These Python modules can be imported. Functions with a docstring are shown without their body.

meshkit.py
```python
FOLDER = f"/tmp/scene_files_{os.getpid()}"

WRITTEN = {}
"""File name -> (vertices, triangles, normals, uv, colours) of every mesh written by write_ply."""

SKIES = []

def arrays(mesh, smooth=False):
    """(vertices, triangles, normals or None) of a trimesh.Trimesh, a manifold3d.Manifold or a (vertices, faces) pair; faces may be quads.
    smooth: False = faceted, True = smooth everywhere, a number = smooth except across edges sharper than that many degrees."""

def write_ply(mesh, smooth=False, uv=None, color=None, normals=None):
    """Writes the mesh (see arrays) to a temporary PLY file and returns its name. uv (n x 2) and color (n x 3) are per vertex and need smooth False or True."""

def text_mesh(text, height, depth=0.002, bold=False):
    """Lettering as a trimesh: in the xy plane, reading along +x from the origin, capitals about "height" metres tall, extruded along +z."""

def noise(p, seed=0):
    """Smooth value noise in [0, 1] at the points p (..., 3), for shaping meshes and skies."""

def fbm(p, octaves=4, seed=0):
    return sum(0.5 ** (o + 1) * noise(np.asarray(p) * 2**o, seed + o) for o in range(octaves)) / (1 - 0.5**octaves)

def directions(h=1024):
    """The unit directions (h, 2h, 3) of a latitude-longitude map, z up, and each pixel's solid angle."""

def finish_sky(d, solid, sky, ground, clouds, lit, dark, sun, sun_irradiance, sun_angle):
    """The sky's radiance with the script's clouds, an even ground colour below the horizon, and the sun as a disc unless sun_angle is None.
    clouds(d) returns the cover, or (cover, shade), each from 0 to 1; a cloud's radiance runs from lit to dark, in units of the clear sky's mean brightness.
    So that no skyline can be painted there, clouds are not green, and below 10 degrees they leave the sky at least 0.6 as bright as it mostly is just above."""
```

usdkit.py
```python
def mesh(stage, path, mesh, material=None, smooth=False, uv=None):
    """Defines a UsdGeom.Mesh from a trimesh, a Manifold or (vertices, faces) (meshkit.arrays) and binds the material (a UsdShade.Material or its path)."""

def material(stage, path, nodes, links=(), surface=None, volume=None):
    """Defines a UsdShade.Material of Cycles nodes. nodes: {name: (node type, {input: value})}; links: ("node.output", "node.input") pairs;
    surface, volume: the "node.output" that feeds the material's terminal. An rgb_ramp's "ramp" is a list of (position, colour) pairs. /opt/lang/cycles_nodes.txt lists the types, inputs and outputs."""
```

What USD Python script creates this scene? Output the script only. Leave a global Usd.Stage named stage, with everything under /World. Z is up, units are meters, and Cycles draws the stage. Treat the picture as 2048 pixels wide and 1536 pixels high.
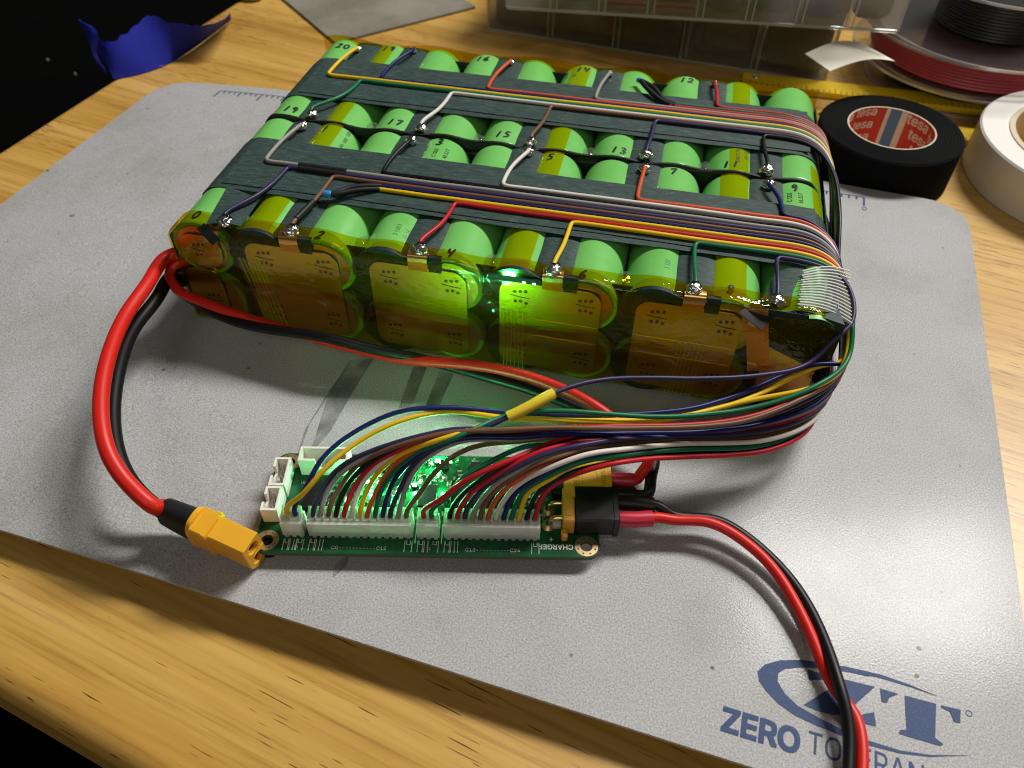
import math, random
import numpy as np, trimesh, manifold3d, usdkit, meshkit
from shapely.geometry import Polygon, Point, box as sbox, LineString
from shapely import affinity
from shapely.ops import unary_union
from scipy.interpolate import CubicSpline
from pxr import Usd, UsdGeom, UsdLux, UsdShade, Gf, Sdf

stage = Usd.Stage.CreateInMemory()
UsdGeom.SetStageUpAxis(stage, "Z"); UsdGeom.SetStageMetersPerUnit(stage, 1.0)
UsdGeom.Xform.Define(stage, "/World"); UsdGeom.Scope.Define(stage, "/World/Looks")
RNG = random.Random(7); NP = np.random.default_rng(7)

# ------------------------------------------------------------------ camera, light, exposure
EXPOSURE = 0.0
CAM_R = np.array([[0.97742926, 0.21091941, 0.01204341], [0.16158551, -0.70965193, -0.68577274], [-0.13609615, 0.67224039, -0.72771609]])
CAM_C = np.array([155.47629, -189.15909, 196.24525])      # mm; the world origin is the front left corner of the pack, on the mat
CAM_F = 1589.9
cam = UsdGeom.Camera.Define(stage, "/World/camera")
M4 = np.eye(4); M4[0, :3] = CAM_R[0]; M4[1, :3] = -CAM_R[1]; M4[2, :3] = -CAM_R[2]; M4[3, :3] = CAM_C / 1000
cam.AddTransformOp().Set(Gf.Matrix4d(*M4.ravel().tolist()))
cam.CreateHorizontalApertureAttr(36.0); cam.CreateVerticalApertureAttr(27.0)
cam.CreateFocalLengthAttr(36.0 * CAM_F / 2048)
cam.CreateFStopAttr(20.0); cam.CreateFocusDistanceAttr(0.238)
cam.CreateClippingRangeAttr(Gf.Vec2f(0.01, 50)); cam.CreateExposureAttr(EXPOSURE)

def lamp(name, pos, target, w, h, watts, color):
    L = UsdLux.RectLight.Define(stage, "/World/" + name)
    p, t = np.array(pos, float), np.array(target, float)
    z = (p - t) / np.linalg.norm(p - t); x = np.cross([0, 1, 0.001], z); x /= np.linalg.norm(x); y = np.cross(z, x)
    m = np.eye(4); m[0, :3] = x; m[1, :3] = y; m[2, :3] = z; m[3, :3] = p
    L.AddTransformOp().Set(Gf.Matrix4d(*m.ravel().tolist()))
    L.CreateWidthAttr(w); L.CreateHeightAttr(h); L.CreateIntensityAttr(watts); L.CreateColorAttr(Gf.Vec3f(*color)); L.CreateNormalizeAttr(True)
    return L
# two ceiling panels of the room, above and behind the desk on the right, where their reflections on the mat put them
lamp("ceiling_lamp", (1.07, 1.36, 2.2), (0.2, 0.1, 0), 0.80, 0.45, 22.0, (1.0, 0.975, 0.925))
lamp("ceiling_lamp_001", (1.95, 1.50, 2.2), (0.3, 0.1, 0), 0.62, 0.45, 9.0, (1.0, 0.975, 0.925))
lamp("unseen_front_light", (0.25, -1.6, 1.5), (0.1, 0, 0), 1.2, 0.9, 2.3, (1.0, 0.93, 0.82))  # unseen room light from behind the camera, lights the front faces
dome = UsdLux.DomeLight.Define(stage, "/World/room_light")
ROOM = usdkit.material(stage, "/World/Looks/room_air", {"b": ("background_shader", {"color": (1.0, 0.93, 0.82), "strength": 0.045})}, surface="b.background")
UsdShade.MaterialBindingAPI.Apply(dome.GetPrim()).Bind(ROOM)

# ------------------------------------------------------------------ helpers (all lengths in mm)
def at(u, v, z=0.0):
    d = CAM_R.T @ np.array([(u - 1024) / CAM_F, (v - 768) / CAM_F, 1.0])
    return CAM_C + d * (z - CAM_C[2]) / d[2]

COUNT, BASE = {}, {}
def numbered(parent, name):
    k = COUNT.get((parent, name), 0); COUNT[(parent, name)] = k + 1
    return f"{parent}/{name}" + (f"_{k:03d}" if k else "")
def meta(prim, label=None, cat=None, group=None, kind=None):
    for k, v in (("label", label), ("category", cat), ("group", group), ("kind", kind)):
        if v: prim.SetCustomDataByKey(k, v)
def thing(name, base, label=None, cat=None, group=None, kind=None):
    path = numbered("/World", name); x = UsdGeom.Xform.Define(stage, path)
    x.AddTranslateOp().Set(Gf.Vec3d(*(np.array(base, float) / 1000).tolist()))
    BASE[path] = np.array(base, float); meta(x.GetPrim(), label, cat, group, kind); return path
def obj(name, mesh, mat, parent="/World", smooth=35, label=None, cat=None, group=None, kind=None):
    if isinstance(mesh, list): mesh = cat_(mesh)
    v, f, n = meshkit.arrays(mesh, False)
    b = BASE.get(parent, np.zeros(3))
    path = numbered(parent, name)
    usdkit.mesh(stage, path, trimesh.Trimesh((v - b) / 1000, f, process=False), mat, smooth=smooth)
    BASE[path] = b; meta(stage.GetPrimAtPath(path), label, cat, group, kind); return path
def tm(m):
    if isinstance(m, trimesh.Trimesh): return m
    v, f, n = meshkit.arrays(m, False); return trimesh.Trimesh(v, f, process=False)
def cat_(ms):
    ms = [tm(m) for m in ms if m is not None and len(tm(m).faces)]
    vs, fs, o = [], [], 0
    for m in ms: vs.append(m.vertices); fs.append(m.faces + o); o += len(m.vertices)
    return trimesh.Trimesh(np.vstack(vs), np.vstack(fs), process=False)
def xf(m, ax=None, o=(0, 0, 0)):
    """moves a mesh whose own x, y, z become the three rows of ax, to the origin o"""
    v, f, n = meshkit.arrays(m, False)
    A = np.eye(3) if ax is None else np.array(ax, float)
    f = f if np.linalg.det(A) > 0 else f[:, ::-1]
    return trimesh.Trimesh(v @ A + np.array(o, float), f, process=False)
def rrect(w, h, R, n=5):
    pts = []
    for cx, cy, a0 in ((w/2-R, h/2-R, 0), (-w/2+R, h/2-R, 90), (-w/2+R, -h/2+R, 180), (w/2-R, -h/2+R, 270)):
        for a in np.radians(np.linspace(a0, a0 + 90, n)): pts.append((cx + R*math.cos(a), cy + R*math.sin(a)))
    return np.array(pts)
def rings(levels):
    """closed solid through rings of equal length"""
    n = len(levels[0]); V = [np.asarray(l, float) for l in levels]; F = []
    for k in range(len(V) - 1):
        for i in range(n):
            a, b = k*n + i, k*n + (i+1) % n; F += [(a, b, b+n), (a, b+n, a+n)]
    c0, c1 = V[0].mean(0), V[-1].mean(0); N = n*len(V)
    F += [(N, (i+1) % n, i) for i in range(n)] + [(N+1, N-n+i, N-n+(i+1) % n) for i in range(n)]
    return trimesh.Trimesh(np.vstack(V + [c0[None], c1[None]]), F, process=False)
def slab(w, h, z0, z1, R=1.0, bev=0.3, n=5, nb=3, bottom=True):
    """a box with round vertical edges and bevelled top and bottom, centred on x = y = 0"""
    lv = []
    R = max(R, bev + 0.01)
    steps = [(bev*(1 - math.cos(t)), bev*math.sin(t)) for t in np.linspace(0, math.pi/2, nb)]
    def ring(d, z):
        p = rrect(w - 2*d, h - 2*d, max(R - d, 0.005), n); return np.c_[p, np.full(len(p), z)]
    if bottom:
        for dz, dd in reversed([(a, bev - b) for a, b in [(bev - s[1], 0) for s in steps]]): pass
        for s in steps: lv.append(ring(bev - s[1], z0 + s[0]))
    else: lv.append(ring(0, z0))
    for s in reversed(steps): lv.append(ring(bev - s[1], z1 - s[0]))
    return rings(lv)
def bx(x0, x1, y0, y1, z0, z1, R=0.3, bev=0.15):
    m = slab(x1-x0, y1-y0, z0, z1, R, bev, n=3, nb=2); m.apply_translation(((x0+x1)/2, (y0+y1)/2, 0)); return m
def box12(x0, x1, y0, y1, z0, z1):
    m = trimesh.creation.box((x1-x0, y1-y0, z1-z0)); m.apply_translation(((x0+x1)/2, (y0+y1)/2, (z0+z1)/2)); return m
def smooth_path(pts, step=1.2):
    P = np.array(pts, float); d = np.r_[0, np.cumsum(np.maximum(np.linalg.norm(np.diff(P, axis=0), axis=1), 1e-6)**0.6)]
    cs = CubicSpline(d, P, bc_type="natural"); t = np.linspace(0, d[-1], 400); q = cs(t)
    L = np.r_[0, np.cumsum(np.linalg.norm(np.diff(q, axis=0), axis=1))]
    m = max(8, int(L[-1] / step)); s = np.linspace(0, L[-1], m)
    return np.c_[[np.interp(s, L, q[:, k]) for k in range(3)]].T
def tube(path, r, n=10, caps=True):
    P = np.asarray(path, float); m = len(P); r = np.broadcast_to(r, m)
    T = np.gradient(P, axis=0); T /= np.linalg.norm(T, axis=1, keepdims=True) + 1e-12
    N = np.zeros_like(P); a = np.array([0, 0, 1.0]) if abs(T[0, 2]) < 0.9 else np.array([1.0, 0, 0])
    N[0] = a - T[0]*(a @ T[0]); N[0] /= np.linalg.norm(N[0])
    for i in range(1, m):
        v = N[i-1] - T[i]*(N[i-1] @ T[i]); N[i] = v / (np.linalg.norm(v) + 1e-12)
    B = np.cross(T, N); an = np.linspace(0, 2*math.pi, n, endpoint=False)
    return rings([P[i] + r[i]*(np.cos(an)[:, None]*N[i] + np.sin(an)[:, None]*B[i]) for i in range(m)])
def cyl(p0, p1, r, n=16):
    return tube(np.array([p0, p1], float), r, n)
def lathe(prof, n=48, closed=False):
    prof = np.array(prof, float); an = np.linspace(0, 2*math.pi, n, endpoint=False); m = len(prof)
    V = np.array([(r*math.cos(a), r*math.sin(a), z) for r, z in prof for a in an]); F = []
    for k in range(m if closed else m - 1):
        for i in range(n):
            a, b = k*n + i, k*n + (i+1) % n; c, d = ((k+1) % m)*n + i, ((k+1) % m)*n + (i+1) % n
            F += [(a, b, d), (a, d, c)]
    return trimesh.Trimesh(V, F, process=False)
def sheet(fn, nu, nv, th=0.0):
    """grid surface fn(u, v) -> point, thickened along z-ish normals when th"""
    U, Vv = np.meshgrid(np.linspace(0, 1, nu), np.linspace(0, 1, nv), indexing="ij")
    P = np.array([[fn(a, b) for a, b in zip(r0, r1)] for r0, r1 in zip(U, Vv)], float)
    F = []
    for i in range(nu-1):
        for j in range(nv-1):
            a = i*nv + j; F += [(a, a+nv, a+nv+1), (a, a+nv+1, a+1)]
    F = np.array(F); V = P.reshape(-1, 3)
    if not th: return trimesh.Trimesh(V, F, process=False)
    m = trimesh.Trimesh(V, F, process=False); nrm = m.vertex_normals; N = len(V)
    edge = [i*nv for i in range(nu)] + [(nu-1)*nv + j for j in range(1, nv)] + [i*nv + nv-1 for i in range(nu-2, -1, -1)] + [j for j in range(nv-2, 0, -1)]
    W = []
    for k in range(len(edge)):
        a, b = edge[k], edge[(k+1) % len(edge)]; W += [(a, a+N, b), (b, a+N, b+N)]
    return trimesh.Trimesh(np.vstack([V, V - nrm*th]), np.vstack([F, F[:, ::-1] + N, W]), process=False)
def poly(shape, z0, z1):
    gs = getattr(shape, "geoms", [shape]); out = []
    for g in gs:
        if g.is_empty or g.area < 1e-6: continue
        m = trimesh.creation.extrude_polygon(g, z1 - z0, engine="earcut"); m.apply_translation((0, 0, z0)); out.append(m)
    return cat_(out)
def finer(m, edge):
    v, f = trimesh.remesh.subdivide_to_size(m.vertices, m.faces, edge, max_iter=8); return trimesh.Trimesh(v, f, process=False)
def text(s, h, th=0.05, bold=False): return meshkit.text_mesh(s, h, th, bold)
def blob(c, r, seed=0, amp=0.18, sub=3):
    m = trimesh.creation.icosphere(subdivisions=sub); v = m.vertices.copy()
    k = 1 + amp*(2*meshkit.fbm(v*1.7 + seed*3.1 + 50, 3, int(seed)) - 1)
    return trimesh.Trimesh(v*k[:, None]*np.array(r) + np.array(c), m.faces, process=False)

# ------------------------------------------------------------------ materials
def mat(name, color, rough=0.5, metal=0.0, bump=None, vary=None, **kw):
    """bump = (scale per metre, strength, distance m); vary = (scale, other colour, low, high)"""
    n = {"p": ("principled_bsdf", {"base_color": color, "roughness": rough, "metallic": metal, **kw})}; l = []
    if bump or vary: n["g"] = ("geometry", {})
    if vary:
        sc, c2, lo, hi = vary
        n["n"] = ("noise_texture", {"scale": sc, "detail": 4.0, "roughness": 0.6}); n["r"] = ("rgb_ramp", {"ramp": [(lo, color), (hi, c2)]})
        l += [("g.position", "n.vector"), ("n.fac", "r.fac"), ("r.color", "p.base_color")]
    if bump:
        n["bn"] = ("noise_texture", {"scale": bump[0], "detail": 3.0}); n["b"] = ("bump", {"strength": bump[1], "distance": bump[2]})
        l += [("g.position", "bn.vector"), ("bn.fac", "b.height"), ("b.normal", "p.normal")]
    return usdkit.material(stage, "/World/Looks/" + name, n, l, surface="p.BSDF")
def film(name, color, gloss=0.9, rough=0.08, diffuse=None, fac=0.0, ior=1.5, bump=None, base=0.04):
    """clear sheet: tinted see-through, with a mirror layer that grows towards grazing angles on both sides"""
    n = {"t": ("transparent_bsdf", {"color": color}), "g": ("glossy_bsdf", {"roughness": rough, "color": (gloss,)*3}), "lw": ("layer_weight", {"blend": 0.5}), "pw": ("math", {"math_type": "power", "value2": 5.0}),
         "sc": ("math", {"math_type": "multiply_add", "value2": 0.75, "value3": base}), "m": ("mix_closure", {})}
    l = [("lw.facing", "pw.value1"), ("pw.value", "sc.value1"), ("sc.value", "m.fac"), ("t.BSDF", "m.closure1"), ("g.BSDF", "m.closure2")]
    if bump:
        n["geo"] = ("geometry", {}); n["bn"] = ("noise_texture", {"scale": bump[0], "detail": 3.0}); n["b"] = ("bump", {"strength": bump[1], "distance": bump[2]})
        l += [("geo.position", "bn.vector"), ("bn.fac", "b.height"), ("b.normal", "g.normal")]
    out = "m.closure"
    if diffuse is not None:
        n["d"] = ("diffuse_bsdf", {"color": diffuse}); n["m2"] = ("mix_closure", {"fac": fac}); l += [("m.closure", "m2.closure1"), ("d.BSDF", "m2.closure2")]; out = "m2.closure"
    return usdkit.material(stage, "/World/Looks/" + name, n, l, surface=out)

def wood():
    ang = math.atan2(-8.4, 36.6)
    n = {"g": ("geometry", {}), "rot": ("mapping", {"rotation": (0, 0, -ang)}),
         "m1": ("mapping", {"scale": (3.2, 48.0, 48.0)}), "n1": ("noise_texture", {"scale": 1.0, "detail": 6.0, "roughness": 0.62, "distortion": 0.5}),
         "r1": ("rgb_ramp", {"ramp": [(0.24, (0.35, 0.172, 0.034)), (0.42, (0.51, 0.285, 0.060)), (0.55, (0.59, 0.355, 0.090)), (0.72, (0.66, 0.42, 0.14))]}),
         "m2": ("mapping", {"scale": (16.0, 520.0, 520.0)}), "n2": ("noise_texture", {"scale": 1.0, "detail": 4.0, "roughness": 0.6}),
         "r2": ("rgb_ramp", {"ramp": [(0.30, (0.70, 0.62, 0.52)), (0.48, (0.97, 0.96, 0.94)), (0.72, (1.06, 1.06, 1.04))]}), "mm": ("mix", {"mix_type": "multiply", "fac": 1.0}),
         "m3": ("mapping", {"scale": (85.0, 1800.0, 1800.0), "location": (3.1, 1.7, 0)}), "n3": ("noise_texture", {"scale": 1.0, "detail": 1.0, "roughness": 0.4, "distortion": 0.2}),
         "n4": ("noise_texture", {"scale": 14.0, "detail": 2.0}), "r4": ("map_range", {"from_min": 0.42, "from_max": 0.68, "to_min": -0.03, "to_max": 0.10, "clamp": True}),
         "sub": ("math", {"math_type": "subtract"}), "r3": ("rgb_ramp", {"ramp": [(0.245, (1, 1, 1)), (0.285, (0, 0, 0))]}),
         "pore": ("mix", {"mix_type": "mix", "color2": (0.085, 0.034, 0.012)}),
         "b": ("bump", {"strength": 0.25, "distance": 0.0002}),
         "p": ("principled_bsdf", {"roughness": 0.38, "specular_ior_level": 0.45, "coat_weight": 0.15, "coat_roughness": 0.25})}
    l = [("g.position", "rot.vector"), ("rot.vector", "m1.vector"), ("rot.vector", "m2.vector"), ("rot.vector", "m3.vector"), ("m1.vector", "n1.vector"), ("n1.fac", "r1.fac"),
         ("m2.vector", "n2.vector"), ("n2.fac", "r2.fac"), ("r1.color", "mm.color1"), ("r2.color", "mm.color2"), ("m3.vector", "n3.vector"),
         ("g.position", "n4.vector"), ("n4.fac", "r4.value"), ("n3.fac", "sub.value1"), ("r4.result", "sub.value2"), ("sub.value", "r3.fac"), ("r3.color", "pore.fac"), ("mm.color", "pore.color1"),
         ("pore.color", "p.base_color"), ("n2.fac", "b.height"), ("b.normal", "p.normal")]
    return usdkit.material(stage, "/World/Looks/wood", n, l, surface="p.BSDF")
def mat_grey():
    n = {"g": ("geometry", {}), "n1": ("noise_texture", {"scale": 2100.0, "detail": 2.0, "roughness": 0.6}), "r1": ("rgb_ramp", {"ramp": [(0.30, (0.275, 0.275, 0.283)), (0.5, (0.42, 0.42, 0.43)), (0.70, (0.56, 0.56, 0.572))]}),
         "n2": ("noise_texture", {"scale": 16.0, "detail": 5.0, "roughness": 0.65}), "r2": ("rgb_ramp", {"ramp": [(0.28, (0.78, 0.76, 0.71)), (0.5, (0.97, 0.965, 0.95)), (0.7, (1.03, 1.03, 1.03))]}),
         "mm": ("mix", {"mix_type": "multiply", "fac": 1.0}),
         "n3": ("noise_texture", {"scale": 230.0, "detail": 1.0}), "r3": ("rgb_ramp", {"ramp": [(0.17, (1, 1, 1)), (0.22, (0, 0, 0))]}),
         "mm2": ("mix", {"mix_type": "mix", "color2": (0.12, 0.115, 0.10)}),
         "bn": ("noise_texture", {"scale": 1700.0, "detail": 2.0}), "b": ("bump", {"strength": 0.30, "distance": 0.00014}), "cb": ("bump", {"strength": 0.16, "distance": 0.00012}),
         "p": ("principled_bsdf", {"roughness": 0.5, "specular_ior_level": 0.12, "coat_weight": 0.17, "coat_roughness": 0.12})}
    l = [("g.position", "n1.vector"), ("n1.fac", "r1.fac"), ("g.position", "n2.vector"), ("n2.fac", "r2.fac"), ("r1.color", "mm.color1"), ("r2.color", "mm.color2"),
         ("g.position", "n3.vector"), ("n3.fac", "r3.fac"), ("r3.color", "mm2.fac"), ("mm.color", "mm2.color1"), ("mm2.color", "p.base_color"),
         ("g.position", "bn.vector"), ("bn.fac", "b.height"), ("b.normal", "p.normal"), ("bn.fac", "cb.height"), ("cb.normal", "p.coat_normal")]
    return usdkit.material(stage, "/World/Looks/mat_grey", n, l, surface="p.BSDF")
def fishpaper(name="fishpaper", dark=1.0):
    n = {"g": ("geometry", {}), "m": ("mapping", {"scale": (320.0, 1300.0, 900.0)}), "n": ("noise_texture", {"scale": 1.0, "detail": 4.0, "roughness": 0.65}),
         "r": ("rgb_ramp", {"ramp": [(0.30, (0.016*dark, 0.034*dark, 0.031*dark)), (0.52, (0.034*dark, 0.062*dark, 0.056*dark)), (0.66, (0.055*dark, 0.090*dark, 0.082*dark)), (0.80, (0.24*dark, 0.29*dark, 0.27*dark))]}),
         "b": ("bump", {"strength": 0.3, "distance": 0.0001}), "p": ("principled_bsdf", {"roughness": 0.55, "specular_ior_level": 0.3})}
    l = [("g.position", "m.vector"), ("m.vector", "n.vector"), ("n.fac", "r.fac"), ("r.color", "p.base_color"), ("n.fac", "b.height"), ("b.normal", "p.normal")]
    return usdkit.material(stage, "/World/Looks/" + name, n, l, surface="p.BSDF")

WOOD, MAT, PAPER, PAPER_DARK = wood(), mat_grey(), fishpaper(), fishpaper("fishpaper_dark", 0.35)
FLOOR = mat("dark_floor", (0.0015, 0.0015, 0.0015), 0.9, specular_ior_level=0.1); BLOCKM = mat("block_black", (0.0015, 0.0015, 0.0014), 0.7, specular_ior_level=0.08); BLACKP = mat("black_panel", (0.006, 0.006, 0.0055), 0.5, bump=(300, 0.2, 0.0002))
GREEN = mat("cell_wrap", (0.165, 0.51, 0.115), 0.24, bump=(260, 0.10, 0.0004), vary=(60, (0.20, 0.57, 0.15), 0.4, 0.7)); BLACK_INK = mat("black_ink", (0.008, 0.008, 0.010), 0.45); PRINT = mat("cell_print", (0.015, 0.035, 0.018), 0.5)
NICKEL = mat("nickel", (0.74, 0.72, 0.62), 0.34, 1.0, bump=(700, 0.15, 0.0002)); CELL_END = mat("cell_end", (0.62, 0.58, 0.53), 0.3, 1.0)
SOLDER = mat("solder", (0.78, 0.77, 0.75), 0.2, 1.0, bump=(900, 0.5, 0.0004)); FLUX = mat("burnt_flux", (0.010, 0.007, 0.004), 0.15); BRASS_TAB = mat("brass_tab", (0.75, 0.42, 0.14), 0.3, 1.0)
KAPTON = film("amber_film", (0.86, 0.66, 0.030), 0.8, 0.06, (0.34, 0.24, 0.01), 0.05, bump=(140, 0.5, 0.002)); KAPTON_STRIP = film("amber_strip", (0.96, 0.84, 0.05), 0.8, 0.12, (0.50, 0.40, 0.0), 0.22)
KAPTON2 = film("amber_film_second_layer", (0.86, 0.70, 0.36), 0.8, 0.07, bump=(140, 0.5, 0.002)); CLEAR = film("clear_film", (0.95, 0.95, 0.95), 0.8, 0.15, (0.7, 0.75, 0.7), 0.12)
FIBER = mat("glass_fibre", (0.85, 0.86, 0.85), 0.3); GLUE = film("hot_glue", (0.85, 0.88, 0.85), 0.9, 0.05, (0.5, 0.55, 0.5), 0.1)
NYLON = mat("white_nylon", (0.90, 0.87, 0.79), 0.4, subsurface_weight=0.55, subsurface_scale=0.0025, subsurface_radius=(1, 1, 0.8)); NYLON_PLAIN = mat("white_nylon_socket", (0.80, 0.77, 0.70), 0.45)
NYLON_CLEAR = usdkit.material(stage, "/World/Looks/clear_nylon", {"t": ("transparent_bsdf", {"color": (0.85, 0.87, 0.83)}), "d": ("diffuse_bsdf", {"color": (0.75, 0.75, 0.70)}), "l": ("translucent_bsdf", {"color": (0.80, 0.80, 0.75)}), "m": ("mix_closure", {"fac": 0.55}), "m2": ("mix_closure", {"fac": 0.62}), "g": ("glossy_bsdf", {"roughness": 0.25}), "m3": ("mix_closure", {"fac": 0.05})}, [("d.BSDF", "m.closure1"), ("l.BSDF", "m.closure2"), ("t.BSDF", "m2.closure1"), ("m.closure", "m2.closure2"), ("m2.closure", "m3.closure1"), ("g.BSDF", "m3.closure2")], surface="m3.closure")
PCB = mat("solder_mask", (0.004, 0.060, 0.021), 0.3, vary=(160, (0.006, 0.095, 0.033), 0.45, 0.6), specular_ior_level=0.3); PCB_EDGE = mat("board_edge", (0.05, 0.085, 0.025), 0.6); GOLD = mat("gold_plate", (0.85, 0.62, 0.26), 0.22, 1.0); GOLD_PAD = mat("gold_pad", (0.52, 0.38, 0.20), 0.4, 0.8)
SILK = mat("silkscreen", (0.68, 0.70, 0.66), 0.6); CHIP = mat("chip_black", (0.008, 0.008, 0.009), 0.45, specular_ior_level=0.25); TIN = mat("tinned", (0.45, 0.45, 0.44), 0.35, 1.0); CERAMIC = mat("ceramic", (0.30, 0.21, 0.13), 0.5)
XT = mat("yellow_nylon", (0.80, 0.40, 0.020), 0.42, bump=(500, 0.08, 0.0002)); XT_ORANGE = mat("orange_nylon", (0.72, 0.33, 0.035), 0.42); SHRINK = mat("black_shrink", (0.012, 0.013, 0.015), 0.5, specular_ior_level=0.3, bump=(400, 0.15, 0.0002)); BLACK_NYLON = mat("black_nylon", (0.005, 0.005, 0.006), 0.4, specular_ior_level=0.25); DARK_HOLE = mat("dark_hole", (0.004, 0.004, 0.004), 0.7)
RED_SIL = mat("red_silicone", (0.62, 0.014, 0.008), 0.42, specular_ior_level=0.35); BLACK_SIL = mat("black_silicone", (0.006, 0.006, 0.007), 0.42, specular_ior_level=0.28); RED_SHRINK = mat("red_shrink", (0.50, 0.018, 0.045), 0.35)
WIRE = {k: mat("wire_" + k, c, 0.40, specular_ior_level=0.3) for k, c in dict(yellow=(0.80, 0.52, 0.015), red=(0.48, 0.010, 0.020), orange=(0.60, 0.090, 0.024), brown=(0.17, 0.082, 0.043), purple=(0.034, 0.026, 0.085), black=(0.005, 0.005, 0.006),
        white=(0.70, 0.665, 0.60), grey=(0.30, 0.285, 0.27), green=(0.007, 0.15, 0.062), blue=(0.008, 0.013, 0.115)).items()}
YELLOW_SHRINK = mat("yellow_shrink", (0.78, 0.58, 0.03), 0.4)
LOGO = mat("blue_print", (0.038, 0.066, 0.165), 0.5, specular_ior_level=0.15, vary=(1900, (0.075, 0.11, 0.215), 0.52, 0.72), bump=(1700, 0.12, 0.0001))
STAIN = usdkit.material(stage, "/World/Looks/stain", {"t": ("transparent_bsdf", {}), "d": ("diffuse_bsdf", {"color": (0.10, 0.095, 0.08)}), "g": ("geometry", {}), "n": ("noise_texture", {"scale": 120.0, "detail": 3.0}), "r": ("map_range", {"from_min": 0.3, "from_max": 0.7, "to_min": 0.05, "to_max": 0.30}), "m": ("mix_closure", {})},
        [("g.position", "n.vector"), ("n.fac", "r.value"), ("r.result", "m.fac"), ("t.BSDF", "m.closure1"), ("d.BSDF", "m.closure2")], surface="m.closure")
BLUE_TAPE = mat("blue_tape", (0.012, 0.017, 0.27), 0.75, specular_ior_level=0.2, bump=(500, 0.3, 0.0003), vary=(70, (0.016, 0.021, 0.32), 0.4, 0.6)); BLUE_BACK = mat("blue_tape_back", (0.05, 0.055, 0.30), 0.5)
ABRASIVE = mat("grey_sheet", (0.16, 0.145, 0.115), 0.75, bump=(900, 0.6, 0.0006), vary=(22, (0.25, 0.23, 0.19), 0.38, 0.66)); PAPERW = mat("white_paper", (0.80, 0.76, 0.66), 0.6)
BOXP = usdkit.material(stage, "/World/Looks/clear_plastic", {"t": ("transparent_bsdf", {"color": (0.96, 0.955, 0.94)}), "d": ("diffuse_bsdf", {"color": (0.66, 0.64, 0.60)}), "l": ("translucent_bsdf", {"color": (0.75, 0.73, 0.68)}), "m": ("mix_closure", {"fac": 0.6}), "m2": ("mix_closure", {"fac": 0.125}), "g": ("glossy_bsdf", {"roughness": 0.2}), "m3": ("mix_closure", {"fac": 0.05})}, [("d.BSDF", "m.closure1"), ("l.BSDF", "m.closure2"), ("t.BSDF", "m2.closure1"), ("m.closure", "m2.closure2"), ("m2.closure", "m3.closure1"), ("g.BSDF", "m3.closure2")], surface="m3.closure"); CLEARP = film("spool_plastic", (0.95, 0.95, 0.95), 1.0, 0.08, (0.55, 0.55, 0.55), 0.025, base=0.06)
RIM_LIT = film("lit_spool_rim", (0.80, 0.80, 0.80), 1.0, 0.12, (0.75, 0.75, 0.75), 0.22, base=0.22)  # paler than the flange, its bright arcs of light put into the colour
TAPE_BLACK = mat("black_cloth_tape", (0.006, 0.006, 0.0065), 0.9, specular_ior_level=0.08, bump=(1500, 0.6, 0.0004)); TAPE_WHITE = mat("white_tape", (0.78, 0.76, 0.72), 0.5); CARD = mat("card_core", (0.62, 0.52, 0.37), 0.7)
TRED = mat("core_red", (0.62, 0.055, 0.035), 0.5); TBLUE = mat("core_blue", (0.09, 0.22, 0.44), 0.5); TWHITE = mat("core_white", (0.80, 0.72, 0.60), 0.5); RULE = mat("yellow_rule", (0.98, 0.66, 0.012), 0.4)
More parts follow.
